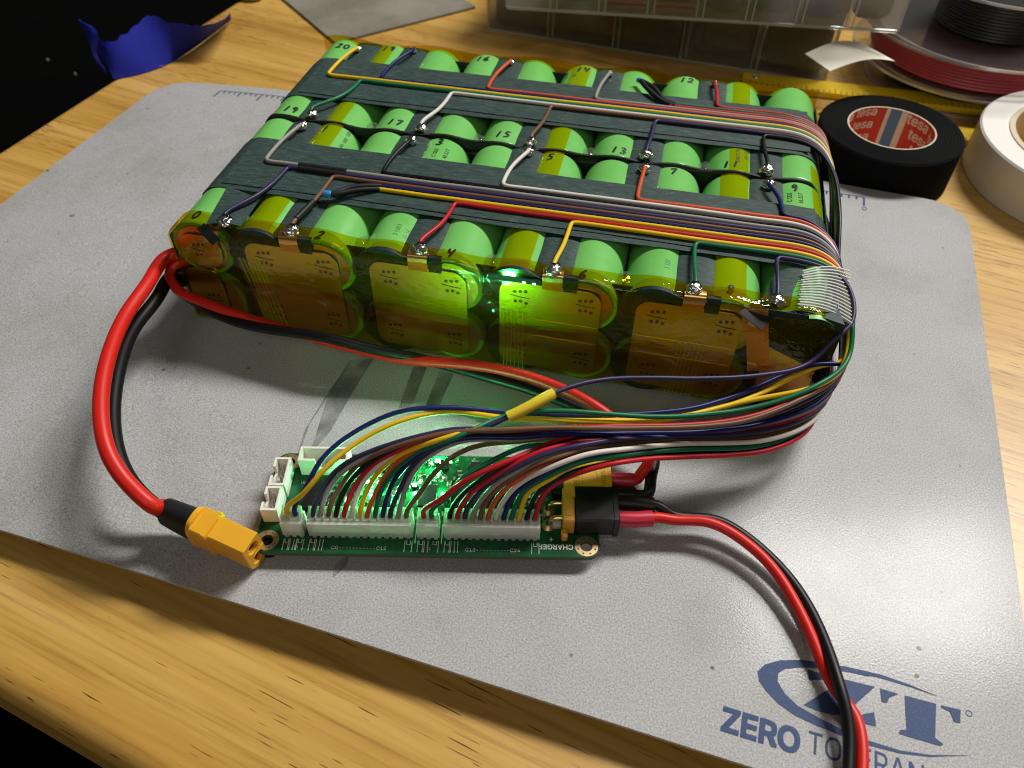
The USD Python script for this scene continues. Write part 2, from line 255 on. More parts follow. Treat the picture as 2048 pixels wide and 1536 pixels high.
RED_WIND = mat("red_winding", (0.52, 0.06, 0.09), 0.4); BLACK_WIND = mat("black_winding", (0.012, 0.012, 0.012), 0.4); BITS = mat("dark_bits", (0.030, 0.026, 0.021), 0.6, bump=(160, 0.8, 0.003)); RUST = mat("orange_bits", (0.14, 0.035, 0.012), 0.6, bump=(160, 0.8, 0.003)); RED_BITS = mat("red_bits", (0.34, 0.05, 0.04), 0.5); CHROME = mat("chrome", (0.8, 0.76, 0.66), 0.2, 1.0)
def emitter(name, c, s): return usdkit.material(stage, "/World/Looks/" + name, {"e": ("emission", {"color": c, "strength": s})}, surface="e.emission")
LED4 = usdkit.material(stage, "/World/Looks/glow_dot", {"e": ("emission", {"color": (0.3, 1.0, 0.5), "strength": 12.0})}, surface="e.emission")
LED, LED2, LED3 = emitter("led_green", (0.18, 1.0, 0.36), 1900.0), emitter("green_light_soft", (0.06, 1.0, 0.22), 1000.0), emitter("pack_glow_green", (0.05, 1.0, 0.14), 950.0)
BLUE_HEAD = mat("blue_bead", (0.03, 0.26, 0.72), 0.35)

# ------------------------------------------------------------------ setting: floor, desk, mat
DZ = -9.0                                                   # desk top
obj("floor", box12(-2500, 2500, -2000, 2500, -760, -750), FLOOR, kind="structure", label="dark floor below the desk", smooth=False)
E0, ED = at(0, 1392, -11)[:2], np.array([36.6, -8.4]); ED = ED / np.linalg.norm(ED); EN = np.array([-ED[1], ED[0]])
# near left corner of the desk: where the front edge meets the left edge
L0 = at(0, 293, DZ)[:2]; LD = at(470, -2, DZ)[:2] - L0; LD /= np.linalg.norm(LD)
kk = np.linalg.solve(np.c_[ED, -LD], L0 - E0); corner = E0 + ED*kk[0]
corner = corner - EN*0.0
W_, H_ = 1100.0, 900.0
dk = slab(W_, H_, -32, 0, R=7, bev=7, n=8, nb=7)
dk = xf(dk, np.array([[*ED, 0], [*LD, 0], [0, 0, 1]]), np.r_[corner + ED*W_/2 + LD*H_/2, DZ])
desk = obj("desk", dk, WOOD, kind="structure", label="light brown wooden desk top with rounded edge", smooth=40)

mTL, mTR = np.array([-114.5, 178.5]), np.array([289.5, 140.4])
mX = (mTR - mTL); mW = np.linalg.norm(mX); mX /= mW; mY = np.array([-mX[1], mX[0]]); mH = 263.6
mO = mTL - mY*mH + 0*mX
def sst(a, b, x):
    t = np.clip((x - a)/(b - a), 0, 1); return t*t*(3 - 2*t)
def mat_z(x, y):
    a = (np.asarray(x) - mO[0])*mX[0] + (np.asarray(y) - mO[1])*mX[1]; b = (np.asarray(x) - mO[0])*mY[0] + (np.asarray(y) - mO[1])*mY[1]
    hi = 96 + 100*sst(105, 40, b)
    drop = (np.clip((hi - a)/hi, 0, 1))**1.5
    return -7.7*np.clip(drop, 0, 1)
def mat_pt(a, b, dz=0.0):
    p = mO + mX*a + mY*b; return np.array([p[0], p[1], float(mat_z(p[0], p[1])) + dz])
mp = rrect(mW, mH, 17, 10) + np.array([mW/2, mH/2])
shape = Polygon(mp)
flat = finer(poly(shape, -1.1, 0), 9.0)
flat = finer(flat, 6.0)
v = flat.vertices.copy(); w = np.c_[mO[0] + v[:, 0]*mX[0] + v[:, 1]*mY[0], mO[1] + v[:, 0]*mX[1] + v[:, 1]*mY[1]]
mat_mesh = trimesh.Trimesh(np.c_[w, v[:, 2] + mat_z(w[:, 0], w[:, 1])], flat.faces, process=False)
matT = thing("work_mat", (mO[0] + mX[0]*mW/2 + mY[0]*mH/2, mO[1] + mX[1]*mW/2 + mY[1]*mH/2, 0), "grey speckled work mat with blue printed logo, lying under the battery pack", "mat")
obj("mat_sheet", mat_mesh, MAT, matT, smooth=50)
def on_mat(m, dz=0.06):
    """drops a flat mesh given in world x, y onto the mat"""
    m = finer(tm(m), 12.0); v = m.vertices.copy(); v[:, 2] = v[:, 2] + mat_z(v[:, 0], v[:, 1]) + dz; return trimesh.Trimesh(v, m.faces, process=False)
# printed logo, laid out in its own x, y (mm) and put where the photograph shows it
LU = np.array(mX); LV = np.array(mY)
def logo(m, o, ax=(LU, LV)):
    return on_mat(xf(m, [[*ax[0], 0], [*ax[1], 0], [0, 0, 1]], (o[0], o[1], 0)))
zO = at(1437, 1459, 0)[:2]                                   # start of the word ZERO
def P2(u, v): return tuple(at(u, v, 0)[:2])
logo_polys = {
 "oval": [[(1740,1354),(1700,1336),(1650,1326),(1600,1320),(1560,1321),(1530,1329),(1515,1343),(1518,1362),(1532,1382),(1556,1407),(1590,1431),(1632,1451),(1680,1470),(1745,1493),(1800,1507),(1860,1514),(1942,1511),(1860,1510),(1800,1501),(1745,1484),(1690,1462),(1640,1437),(1596,1412),(1570,1388),(1555,1363),(1556,1347),(1570,1338),(1600,1335),(1650,1337),(1700,1345)],
          [(1685,1332),(1760,1349),(1820,1370),(1876,1393),(1820,1374),(1760,1356),(1700,1343)]],
 "letter_z": [[(1615,1339),(1652,1350),(1750,1374),(1690,1427),(1668,1431),(1640,1424),(1607,1410),(1672,1369),(1648,1359),(1618,1361)], [(1728,1428),(1748,1425),(1752,1453),(1722,1446),(1700,1440)]],
 "letter_t": [[(1760,1377),(1797,1388),(1778,1396),(1774,1406),(1763,1404)], [(1809,1391),(1872,1408),(1870,1476),(1887,1489),(1880,1492),(1798,1468),(1800,1460),(1813,1460)], [(1882,1411),(1921,1420),(1920,1446),(1908,1444),(1900,1424),(1882,1415)]]}
for nm, ps in logo_polys.items():
    ms = [poly(Polygon([P2(*q) for q in p]).buffer(0), 0.02*k, 0.05 + 0.02*k) for k, p in enumerate(ps)]
    obj("logo_" + nm, on_mat(cat_(ms)), LOGO, matT, smooth=False)
obj("logo_word", logo(cat_([xf(text("ZERO", 5.6, 0.05, True), [[.93, 0, 0], [0, 1, 0], [0, 0, 1]], (dx, dy, dz)) for dx, dy, dz in ((0, 0, 0), (.35, 0, .01), (0, .3, .02), (.35, .3, .03))]), zO), LOGO, matT, smooth=False)
t0 = at(1613, 1504, 0)[:2]
obj("logo_word", logo(xf(text("TOLERANCE", 5.3, 0.05), [[.80, 0, 0], [0, 1, 0], [0, 0, 1]]), t0), LOGO, matT, smooth=False)
obj("logo_mark", on_mat(poly(Point(*P2(1938, 1427)).buffer(0.8).difference(Point(*P2(1938, 1427)).buffer(0.62)), 0, 0.05)), LOGO, matT, smooth=False)
# ruler print along the back edge of the mat
tick = []
for x0, n_, o_ in ((40.0, 40, 1), (0, 0, 0)):
    for k in range(n_):
        L = 6.5 if k % 8 == 0 else (4.2 if k % 4 == 0 else 2.4)
        tick.append(box12(x0 + k*3.175 - 0.4, x0 + k*3.175 + 0.4, mH - 7 - L, mH - 7, 0, 0.05))
    if n_: tick.append(box12(x0 - 0.25, x0 + n_*3.175, mH - 7.2, mH - 6.8, 0, 0.05))
for k in range(14):
    L = 6.5 if k % 8 == 0 else (4.2 if k % 4 == 0 else 2.4)
    tick.append(box12(mW - 43 - k*3.175 - 0.4, mW - 43 - k*3.175 + 0.4, mH - 8 - L, mH - 8, 0, 0.05))
tick.append(box12(mW - 43 - 45, mW - 43, mH - 8.2, mH - 7.8, 0, 0.05)); tick.append(xf(text("0", 2.6, 0.05), None, (mW - 44, mH - 18, 0)))
obj("ruler_print", on_mat(xf(cat_(tick), [[*mX, 0], [*mY, 0], [0, 0, 1]], (mO[0], mO[1], 0))), LOGO, matT, smooth=False)
# smudges and specks
def smudge(pts, b=0.6): return on_mat(poly(Polygon([P2(*q) for q in pts]).buffer(b).buffer(-b*0.4), 0, 0.01), 0.04)
for pts in ([(700,722),(745,718),(700,790),(660,860),(622,905),(640,850),(655,800)], [(828,735),(852,733),(822,812),(800,815)], [(880,745),(905,748),(868,830),(845,832)], [(690,740),(655,790),(612,860),(598,905),(616,850)], [(700,1105),(690,1130),(668,1152),(672,1130)]):
    obj("smudge", smudge(pts), STAIN, matT, smooth=False)
sp = []
for k in range(70):
    a, b = NP.uniform(10, mW - 10), NP.uniform(8, mH - 8); q = mat_pt(a, b)
    r = 0.12 + 0.35*NP.random()**3
    m = trimesh.creation.cylinder(r, 0.01, sections=9); m.vertices[:, :2] *= 1 + 0.35*NP.random((len(m.vertices), 1)); sp.append(on_mat(xf(m, None, (q[0], q[1], 0)), 0.04))
for (u, v_, r) in ((520,687,.9),(497,736,.8),(327,738,.9),(138,418,1.6),(250,335,.7),(385,352,.6),(111,455,.6),(147,388,.4),(372,205,.6),(60,435,.4),(305,360,.4),(1838,1297,.9),(1833,1352,.8),(1425,1336,.7)):
    q = at(u, v_, 0); m = trimesh.creation.cylinder(r*0.6, 0.01, sections=11); m.vertices[:, :2] *= 1 + 0.4*NP.random((len(m.vertices), 1)); sp.append(on_mat(xf(m, None, (q[0], q[1], 0)), 0.045))
obj("specks", sp, STAIN, matT, smooth=False, kind="stuff")

# ------------------------------------------------------------------ battery pack
PT, CR, CL = 21.5, 10.6, 70.0
pack = thing("battery_pack", (107.5, 71, 0), "green cylindrical cells wrapped in amber film and dark paper strips", "battery pack")
def cell_mesh(y0, y1):
    prof = [(0.01, 0), (7.6, 0), (7.6, 0.35), (9.4, 0.35), (10.2, 0.1), (10.55, 0.5), (CR, 1.1), (CR, CL - 1.1), (10.5, CL - 0.4), (9.8, CL - 0.05), (9.2, CL - 0.4), (0.01, CL - 0.4)]
    m = lathe(prof, 40); return xf(m, [[1, 0, 0], [0, 0, 1], [0, 1, 0]], (0, y0, 0))
cell_proto = cell_mesh(0, CL)
end_prof = xf(lathe([(0.01, 0), (8.9, 0)], 32), [[1, 0, 0], [0, 0, 1], [0, 1, 0]])
def ring_y(r0, r1, th, n=36): return xf(lathe([(r0, 0), (r1, 0), (r1, th), (r0, th)], n, True), [[1, 0, 0], [0, 0, 1], [0, 1, 0]])
XC = [(i + 0.5)*PT for i in range(10)]; ZT, ZB = CR*3 + 0.65, CR + 0.1
MOD = (0.0, 72.4)
def arc_strip(xc, zc, R, a0, a1, y0, y1, n=12, th=0.06):
    def fn(u, v):
        a = math.radians(a0 + (a1 - a0)*u); return (xc + R*math.cos(a), y0 + (y1 - y0)*v, zc + R*math.sin(a))
    return sheet(fn, n, 6, 0)
KSTRIP = {(0, 1): (-6, 3.5), (0, 5): (-6.5, 3.0), (0, 8): (-5.0, 4.6), (0, 9): (5.0, 9.0), (1, 1): (-6, 2.0), (1, 5): (-5.5, 2.5), (1, 8): (-2.5, 4.5), (1, 9): (5.0, 9.0)}
cells = {}
for m_ in (0, 1):
    for i in range(10):
        for z in (ZB, ZT):
            c = obj("cell", xf(cell_proto, None, (XC[i], MOD[m_], z)), GREEN, pack, smooth=40)
            cells[(m_, i, z == ZT)] = c
            if m_ == 0: obj("cell_end", xf(end_prof, None, (XC[i], MOD[m_] - 0.03, z)), CELL_END, c, smooth=False)
    for (mm, i), (s0, s1) in KSTRIP.items():
        if mm == m_:
            a = [90 - math.degrees(math.asin(max(-1, min(1, s/CR)))) for s in (s0, s1)]
            y0, y1 = (1.0, CL + 0.6) if m_ == 0 else (MOD[1] - 1.4, MOD[1] + CL - 1)
            if i == 9: y0, y1 = (50, CL - 0.5) if m_ == 0 else (MOD[1] + 0.5, MOD[1] + 12)
            obj("amber_strip", arc_strip(XC[i], ZT, CR + 0.1, a[0], a[1], y0, y1), KAPTON_STRIP, cells[(m_, i, True)], smooth=40)
# hand-written digits: strokes in a unit box, bent onto the cell
STROKES = {"0": [[(.5,1),(.15,.75),(.15,.3),(.5,0),(.85,.3),(.85,.75),(.5,1)]], "1": [[(.6,1),(.4,0)]], "2": [[(.1,.75),(.45,1),(.85,.8),(.6,.4),(.05,.05),(.95,.1)]], "3": [[(.1,.9),(.6,1),(.8,.75),(.4,.52),(.85,.35),(.6,.02),(.05,.08)]],
 "4": [[(.1,1),(.2,.5),(.8,.55)], [(.85,1),(.5,0)]], "5": [[(.9,1),(.3,.95),(.25,.6),(.7,.55),(.75,.2),(.1,0)]], "6": [[(.8,1),(.25,.6),(.15,.2),(.5,0),(.85,.25),(.6,.5),(.2,.3)]], "7": [[(.05,.85),(.85,1),(.4,.05)]],
 "8": [[(.8,.9),(.4,1),(.2,.75),(.75,.35),(.55,0),(.15,.2),(.75,.65),(.8,.9)]], "9": [[(.75,.75),(.4,1),(.15,.75),(.4,.5),(.75,.75),(.55,0)]]}
def on_cell(xc, y, s, t, zc=ZT, dr=0.0):
    a = s/CR; return np.array([xc + (CR + dr)*math.sin(a), y + t, zc + (CR + dr)*math.cos(a)])
def locate(u, v, xc):
    z = ZT + CR
    for _ in range(8):
        p = at(u, v, z); dx = np.clip(p[0] - xc, -CR*0.95, CR*0.95); z = ZT + math.sqrt(CR*CR - dx*dx)
    return math.asin(dx/CR)*CR, p[1]
def digits(s, u, v, mi, h=4.2, w=2.4, r=0.36):
    m_, i = mi; s0, y0 = locate(u, v, XC[i]); ms = []
    for k, ch in enumerate(s):
        for st in STROKES[ch]:
            q = np.array(st, float); d = np.r_[0, np.cumsum(np.linalg.norm(np.diff(q, axis=0), axis=1))]
            t = np.linspace(0, d[-1], max(6, int(d[-1]*9))); q = np.c_[np.interp(t, d, q[:, 0]), np.interp(t, d, q[:, 1])]
            L = [on_cell(XC[i], y0, s0 + (a - 0.5)*w + (k - (len(s)-1)/2)*w*1.35 + 0.12*(b - .5)*w, (b - 0.5)*h, dr=0.09) for a, b in q]
            L = np.array(L)
            # a flat pen ribbon that hugs the wrap
            T = np.gradient(L, axis=0); nrm = np.array([[p[0] - XC[i], 0, p[2] - ZT] for p in L]); nrm /= np.linalg.norm(nrm, axis=1, keepdims=True)
            B = np.cross(T, nrm); B /= np.linalg.norm(B, axis=1, keepdims=True) + 1e-9
            V, F = [], []
            for j in range(len(L)):
                for e in (1, 0.35, -0.35, -1): V.append(L[j] + B[j]*e*r*(1.25 if 0 < j < len(L)-1 else 0.8) + nrm[j]*(0.05 if abs(e) < 1 else 0))
                if j:
                    for c in range(3):
                        a0 = (j-1)*4 + c; F += [(a0, a0+1, a0+5), (a0, a0+5, a0+4)]
            ms.append(trimesh.Trimesh(V, F, process=False))
    obj("written_number", ms, BLACK_INK, cells[(m_, i, True)], smooth=40)
for s, u, v, mi in (("0",393,430,(0,0)), ("2",640,470,(0,2)), ("4",902,506,(0,4)), ("6",1166,549,(0,6)), ("8",1462,580,(0,8)), ("1",650,258,(0,1)), ("3",880,284,(0,3)), ("5",1101,314,(0,5)), ("7",1347,343,(0,7)), ("9",1590,376,(0,9)),
                    ("19",582,218,(1,0)), ("17",790,244,(1,2)), ("15",1006,268,(1,4)), ("13",1238,300,(1,6)), ("11",1462,328,(1,8)), ("20",686,92,(1,0)), ("19",778,97,(1,1)), ("16",966,117,(1,3)), ("14",1166,139,(1,5)), ("12",1374,160,(1,7))):
    digits(s, u, v, mi)
def cell_text(s, u, v, mi, h=1.5, faint=False):
    m_, i = mi; s0, y0 = locate(u, v, XC[i]); t = finer(text(s, h, 0.02), 1.0); L = t.vertices[:, 0].max()
    q = np.array([on_cell(XC[i], y0, s0 - y_ , x_ - L/2, dr=0.08 + z_) for x_, y_, z_ in t.vertices]); 
    obj("printed_code", trimesh.Trimesh(q, t.faces, process=False), PRINT if not faint else FAINT, cells[(m_, i, True)], smooth=False)
FAINT = mat("faint_print", (0.10, 0.40, 0.10), 0.4)
for k, (s, du) in enumerate((("00-50S", -16), ("C SDI", 6), ("M.32T", 28))):
    cell_text(s, 868 + du, 305 + du*0.15, (0, 3)); cell_text(s, 1578 + du, 394 + du*0.1, (0, 9))
for du in (0, 14): cell_text("00-50S" if du == 0 else "SDI", 690 + du, 290 + du*.2, (0, 1), 1.3)
for du in (0, 16): cell_text("INR21700" if du == 0 else "00-50S", 1480 + du, 310, (1, 8), 1.5); cell_text("M.32T" if du == 0 else "SDI", 1136 + du, 150, (1, 5), 1.3)
cell_text("1 G81", 800, 460, (0, 3), 1.6, True); cell_text("G 36", 818, 470, (0, 3), 1.6, True); cell_text("1 BB", 1340, 530, (0, 7), 1.6, True)

# dark insulating rings on every second cell end, dark sheets filling the gaps between the cells
for i in range(10):
    for z in (ZB, ZT):
        if i % 2 == 1: obj("insulating_ring", xf(ring_y(4.0, 10.75, 0.25), None, (XC[i], -0.32, z)), PAPER_DARK, pack, smooth=40)
obj("dark_gap_sheet", box12(8.0, 207.0, 3.2, 3.6, 5.0, 40.0), PAPER_DARK, pack, smooth=False)
obj("dark_gap_sheet", box12(8.0, 207.0, MOD[1] + 66.4, MOD[1] + 66.8, 5.0, 40.0), PAPER_DARK, pack, smooth=False)
# divider between the two modules: a black sheet whose upper edge rides over the cells
def divider():
    xs = np.linspace(-0.6, 215.2, 220); 
    def top(x):
        k = (x % PT) - PT/2; ph = 0.5 + 0.5*math.cos(2*math.pi*k/PT)
        z = 42.6 + 0.95*ph + 0.25*math.sin(x*0.11)
        e = min(x + 0.6, 215.2 - x); return z - (max(0, 8 - e)**2)*0.16
    pts = [(x, 2.0) for x in (xs[0], xs[-1])][::1]
    P = Polygon([(xs[0], 2.0), (xs[-1], 2.0)] + [(x, top(x)) for x in xs[::-1]])
    m = poly(P, -0.45, 0.45); m = xf(m, [[1, 0, 0], [0, 0, 1], [0, -1, 0]], (0, 71.2, 0)); v = m.vertices; v[:, 1] += 0.35*np.sin(v[:, 0]*0.09); return m
obj("divider_sheet", divider(), BLACKP, pack, smooth=30)
# bridging papers between cells, under the solder tabs
TOPZ = ZT + CR                                               # 43.05
def paper_piece(k, y0, y1, w=12.0, z=TOPZ - 0.75, name="bridge_paper", skew=0.0):
    def fn(u, v):
        x = k*PT + (u - 0.5)*w + skew*(v - .5); s = abs(u - 0.5)*2
        return (x, y0 + (y1 - y0)*v, z - 0.55*s**3 + 0.06*math.sin(9*v + k))
    return obj(name, sheet(fn, 12, 10, 0.25), PAPER, pack, smooth=40)
for k in (2, 4, 6, 8): paper_piece(k, -0.3, 24); paper_piece(k, MOD[1] + 47, MOD[1] + CL + 0.3)
for k in (1, 3, 5, 7, 9): paper_piece(k, 50, 70.6); paper_piece(k, MOD[1] + 0.2, MOD[1] + 20)
paper_piece(1, MOD[1] + 47, MOD[1] + CL + 0.3, 11)
# loose pieces at the two ends of the front row
q = [at(*p, z) for p, z in (((412,448), 43.9), ((455,372), 43.5), ((520,398), 42.9), ((482,452), 43.3))]
obj("bridge_paper", sheet(lambda u, v: (1-u)*(1-v)*q[0] + (1-u)*v*q[1] + u*v*q[2] + u*(1-v)*q[3] + np.array([0, 0, 0.9*math.sin(math.pi*u)*(1-v)]), 8, 8, 0.25), PAPER, pack)
q = [at(*p, z) for p, z in (((1525,600), 41.6), ((1550,545), 42.0), ((1640,520), 43.6), ((1690,650), 42.0))]
obj("bridge_paper", sheet(lambda u, v: (1-u)*(1-v)*q[0] + (1-u)*v*q[1] + u*v*q[2] + u*(1-v)*q[3] + np.array([0, 0, 0.5*math.sin(math.pi*u)]), 8, 8, 0.25), PAPER, pack)
# cross bands of dark paper that carry the wires, wrapped round both ends
def band(y0, y1, lift, x_in, name, z_end=8.0, mat_=None, wob=0.0, ends=True):
    a = []                                                   # section in x, z from the left side over the top to the right side
    R = CR + lift
    if ends:
        a += [(XC[0] - R, z_end), (XC[0] - R, ZT)] + [(XC[0] + R*math.cos(math.radians(t)), ZT + R*math.sin(math.radians(t))) for t in (162, 140, 118, 100)]
        mid = np.linspace(XC[0] + 2, XC[9] - 2, 42)
        a += [(x, TOPZ + lift + wob*(-0.25 + 0.25*math.cos(2*math.pi*(x/PT - 0.5)))) for x in mid]
        a += [(XC[9] + R*math.cos(math.radians(t)), ZT + R*math.sin(math.radians(t))) for t in (80, 62, 44, 26, 10)] + [(XC[9] + R, ZT - 4), (XC[9] + R, z_end)]
    else:
        a += [(x, TOPZ + lift + wob*(-0.25 + 0.25*math.cos(2*math.pi*(x/PT - 0.5)))) for x in np.linspace(x_in[0], x_in[1], 42)]
    a = np.array(a)
    def fn(u, v):
        k = u*(len(a) - 1); j = min(int(k), len(a) - 2); p = a[j] + (a[j+1] - a[j])*(k - j)
        edge = 0.25*math.sin(p[0]*0.07 + y0) if v in (0, 1) else 0
        lip = -0.10*max(0, 0.12 - v)/0.12
        return (p[0], y0 + (y1 - y0)*v + edge, p[1] + (lip if 8 < p[0] < 207 else 0))
    m = sheet(fn, len(a), 14, -0.22)
    obj(name, trimesh.Trimesh(m.vertices, m.faces[:, ::-1], process=False), mat_ or PAPER, pack, smooth=40)
band(20.5, 54.0, 0.28, None, "paper_band", wob=0.25); band(23.0, 53.0, 0.60, (9.5, 209), "paper_band", ends=False)
band(88.0, 122.0, 0.28, None, "paper_band", wob=0.25); band(90.5, 121.0, 0.60, (9.5, 209), "paper_band", ends=False)
# end papers and end tape
obj("end_paper", box12(-0.55, -0.2, 0.5, 70, 1.0, 36.0), PAPER_DARK, pack, smooth=False); obj("end_paper", box12(215.2, 215.55, 0.5, 142, 1.0, 36.0), PAPER_DARK, pack, smooth=False)
# nickel plates on the front, one over each pair of columns, with a tab bent over the top edge
def plate(xa, xb, z0, z1, tab_x, name="nickel_plate", tab=True, cut=4.5):
    P = Polygon(rrect(xb - xa, z1 - z0, cut, 6) + np.array([(xa+xb)/2, (z0+z1)/2]))
    m = poly(P, 0, 0.25)
    out = xf(m, [[1, 0, 0], [0, 0, 1], [0, -1, 0]], (0, -0.62, 0))
    pl = obj(name, out, NICKEL, pack, smooth=False)
    # folded seams across the plate
    for zz in (z0 + (z1-z0)*0.60, z0 + (z1-z0)*0.40):
        obj("fold", bx(xa + 0.6, xb - 0.6, -1.02, -0.88, zz - 0.18, zz + 0.18, 0.1, 0.05), NICKEL, pl, smooth=30)
    return pl
def weld_dots(pl, xc, zc, n=3):
    ms = []
    for rr, dz in ((0, 2.1), (1, -2.1)):
        for k in range(n):
            t = xf(lathe([(0.30, 0), (0.62, 0), (0.55, 0.16), (0.36, 0.16)], 10, True), [[1, 0, 0], [0, 0, 1], [0, -1, 0]], (xc + (k-1)*1.75 + 0.25*rr, -0.92, zc + dz + 0.25*((k*7+rr) % 3 - 1)))
            ms.append(t); ms.append(xf(trimesh.creation.cylinder(0.3, 0.1, sections=8), [[1, 0, 0], [0, 0, 1], [0, -1, 0]], (xc + (k-1)*1.75 + 0.25*rr, -0.93, zc + dz + 0.25*((k*7+rr) % 3 - 1))))
    ms.append(tube(np.array([(xc - 3.2, -0.9, zc + 0.4), (xc, -0.92, zc - 0.15), (xc + 3.0, -0.9, zc - 0.3)]), 0.16, 6))
    obj("weld_spots", ms, WELD, pl, smooth=30)
WELD = mat("weld_mark", (0.22, 0.17, 0.12), 0.35, 1.0)
PL = {}
for k in (2, 4, 6, 8):
    pl = PL[k] = plate(k*PT - 16.2, k*PT + 16.0, 3.2, 38.6, k*PT)
    for i in (k-1, k):
        for z in (ZB, ZT): weld_dots(pl, XC[i] + (1.2 if i == k-1 else 0.4), z + (0.6 if z == ZT else -0.5))
    # tab: up the front and over the edge
    path = [(k*PT + 0.4, -0.85, 37.0), (k*PT + 0.4, -1.0, 41.5), (k*PT + 0.4, -0.5, TOPZ + 0.1), (k*PT + 0.2, 2.2, TOPZ + 0.35)]
    S = smooth_path(path, 0.7); V = []
    tb = sheet(lambda u, v: S[min(int(v*(len(S)-1)+.5), len(S)-1)] + np.array([(u - .5)*6.4, 0, 0]), 3, len(S), 0.2)
    obj("solder_tab", tb, BRASS_TAB, pl, smooth=40)
for i, xa, xb in ((0, 1.6, 14.5),):
    pl = plate(xa, xb, 4.0, 24.0, 0, cut=3.5); weld_dots(pl, XC[0] - 1.0, ZB)
pl = plate(3.0, 18.0, 26.0, 38.5, 0, cut=5.5); weld_dots(pl, XC[0] - 0.5, ZT)
S = smooth_path([(13.0, -1.1, 30.0), (15.5, -1.3, 37.0), (17.5, -0.8, 42.4), (19.5, 2.0, 43.9)], 0.7)
obj("solder_tab", sheet(lambda u, v: S[min(int(v*(len(S)-1)+.5), len(S)-1)] + np.array([(u - .5)*5.6, 0, (u-.5)*1.8]), 3, len(S), 0.2), BRASS_TAB, pack)
obj("solder_tab", sheet(lambda u, v: np.array([190.5 + 6*v + (u - .5)*6.4, -1.0 - 0.3*v, 41.8 - 24*v + (u-.5)*1.6]), 3, 8, 0.2), BRASS_TAB, pack)
obj("nickel_plate", xf(poly(Polygon(rrect(16, 34, 4, 5) + np.array([205, 20])), 0, 0.25), [[1, 0, 0], [0, 0, 1], [0, -1, 0]], (0, -0.62, 0)), NICKEL, pack, smooth=False)
# dark paper squares folded over the front edge beside the tabs
for k in (2, 4, 6, 8):
    S = smooth_path([(k*PT + 6.0, -0.95, 37.6), (k*PT + 6.0, -0.95, 41.0), (k*PT + 6.0, -0.4, TOPZ - 0.25), (k*PT + 5.8, 1.5, TOPZ - 0.35)], 0.8)
    obj("fold_paper", sheet(lambda u, v: S[min(int(v*(len(S)-1)+.5), len(S)-1)] + np.array([(u - .5)*4.2, 0, 0]), 3, len(S), 0.2), PAPER_DARK, pack)
    # the dark collar that stands over the insulated cell of the pair
    an = np.radians(np.linspace(40, 185, 20)); out = [(XC[k-1] + 11.2*math.cos(a), ZT + 11.2*math.sin(a)) for a in an] + [(XC[k-1] + 8.2*math.cos(a), ZT + 8.2*math.sin(a)) for a in an[::-1]]
    obj("insulating_collar", xf(poly(Polygon(out).buffer(0), 0, 1.6), [[1, 0, 0], [0, 0, 1], [0, -1, 0]], (0, 0.9, 0)), PAPER_DARK, pack, smooth=30)
q = [at(*p, z) for p, z in (((1478,625), 41), ((1513,598), 42.5), ((1552,632), 40), ((1522,660), 38))]
obj("fold_paper", sheet(lambda u, v: (1-u)*(1-v)*q[0] + (1-u)*v*q[1] + u*v*q[2] + u*(1-v)*q[3], 4, 4, 0.3), BLACKP, pack)
q = [at(*p, z) for p, z in (((393,458), 41.5), ((408,446), 43.5), ((440,478), 42), ((424,490), 40))]
obj("fold_paper", sheet(lambda u, v: (1-u)*(1-v)*q[0] + (1-u)*v*q[1] + u*v*q[2] + u*(1-v)*q[3], 4, 4, 0.3), PAPER_DARK, pack)
q = [(193, -0.9, 42.6), (193, -1.0, 30), (216.2, -1.0, 20), (216.2, -0.8, 42.0)]
obj("fold_paper", sheet(lambda u, v: (1-u)*(1-v)*np.array(q[0]) + (1-u)*v*np.array(q[1]) + u*v*np.array(q[2]) + u*(1-v)*np.array(q[3]), 6, 6, 0.2), PAPER_DARK, pack)
# amber film over the front (and a second layer on its lower half), and over the back
def front_film(z_top_y, z0, y_off, wav, name, mat_, z_hi=None):
    prof = [(z_top_y, TOPZ + 0.5), (2.0, TOPZ + 0.38), (0.2, TOPZ + 0.1), (-0.8 - y_off, TOPZ - 1.2), (-1.35 - y_off, 36), (-1.45 - y_off, 28), (-1.4 - y_off, 20), (-1.4 - y_off, 10), (-1.2 - y_off, z0)] if z_hi is None else [(-1.4 - y_off, z_hi), (-1.45 - y_off, 16), (-1.4 - y_off, 8), (-1.2 - y_off, z0)]
    S = smooth_path([(0, y, z) for y, z in prof], 1.0)
    def fn(u, v):
        x = 0.2 + 215.3*u; p = S[min(int(v*(len(S)-1) + .5), len(S)-1)]
        sag = 0.0
        if v < 0.15: sag = -0.9*(0.5 - 0.5*math.cos(2*math.pi*(x/PT - 0.5)))*(1 if x < 210 else .2)
        n = wav*(meshkit.fbm(np.array([[x*0.05 + 9, p[2]*0.10 + 9, 1.7]]), 3, 5)[0] - 0.5)
        xe = 10.75 - x if x < 10.75 else (x - 204.25 if x > 204.25 else 0); cap_ = ZT + math.sqrt(max(0, (CR + .9)**2 - min(xe, CR + .85)**2))
        top = (0.9*math.sin(x*0.045) + 0.5*math.sin(x*0.17)) if v < 0.08 else 0
        return (x, p[1] + n + top*0.8, min(p[2] + sag, cap_))
    obj(name, sheet(fn, 150, len(S)), mat_, pack, smooth=60)
front_film(5.0, 2.2, 0.0, 0.9, "amber_film", KAPTON); front_film(0, 1.6, 0.35, 0.9, "amber_film", KAPTON2, 22.5)
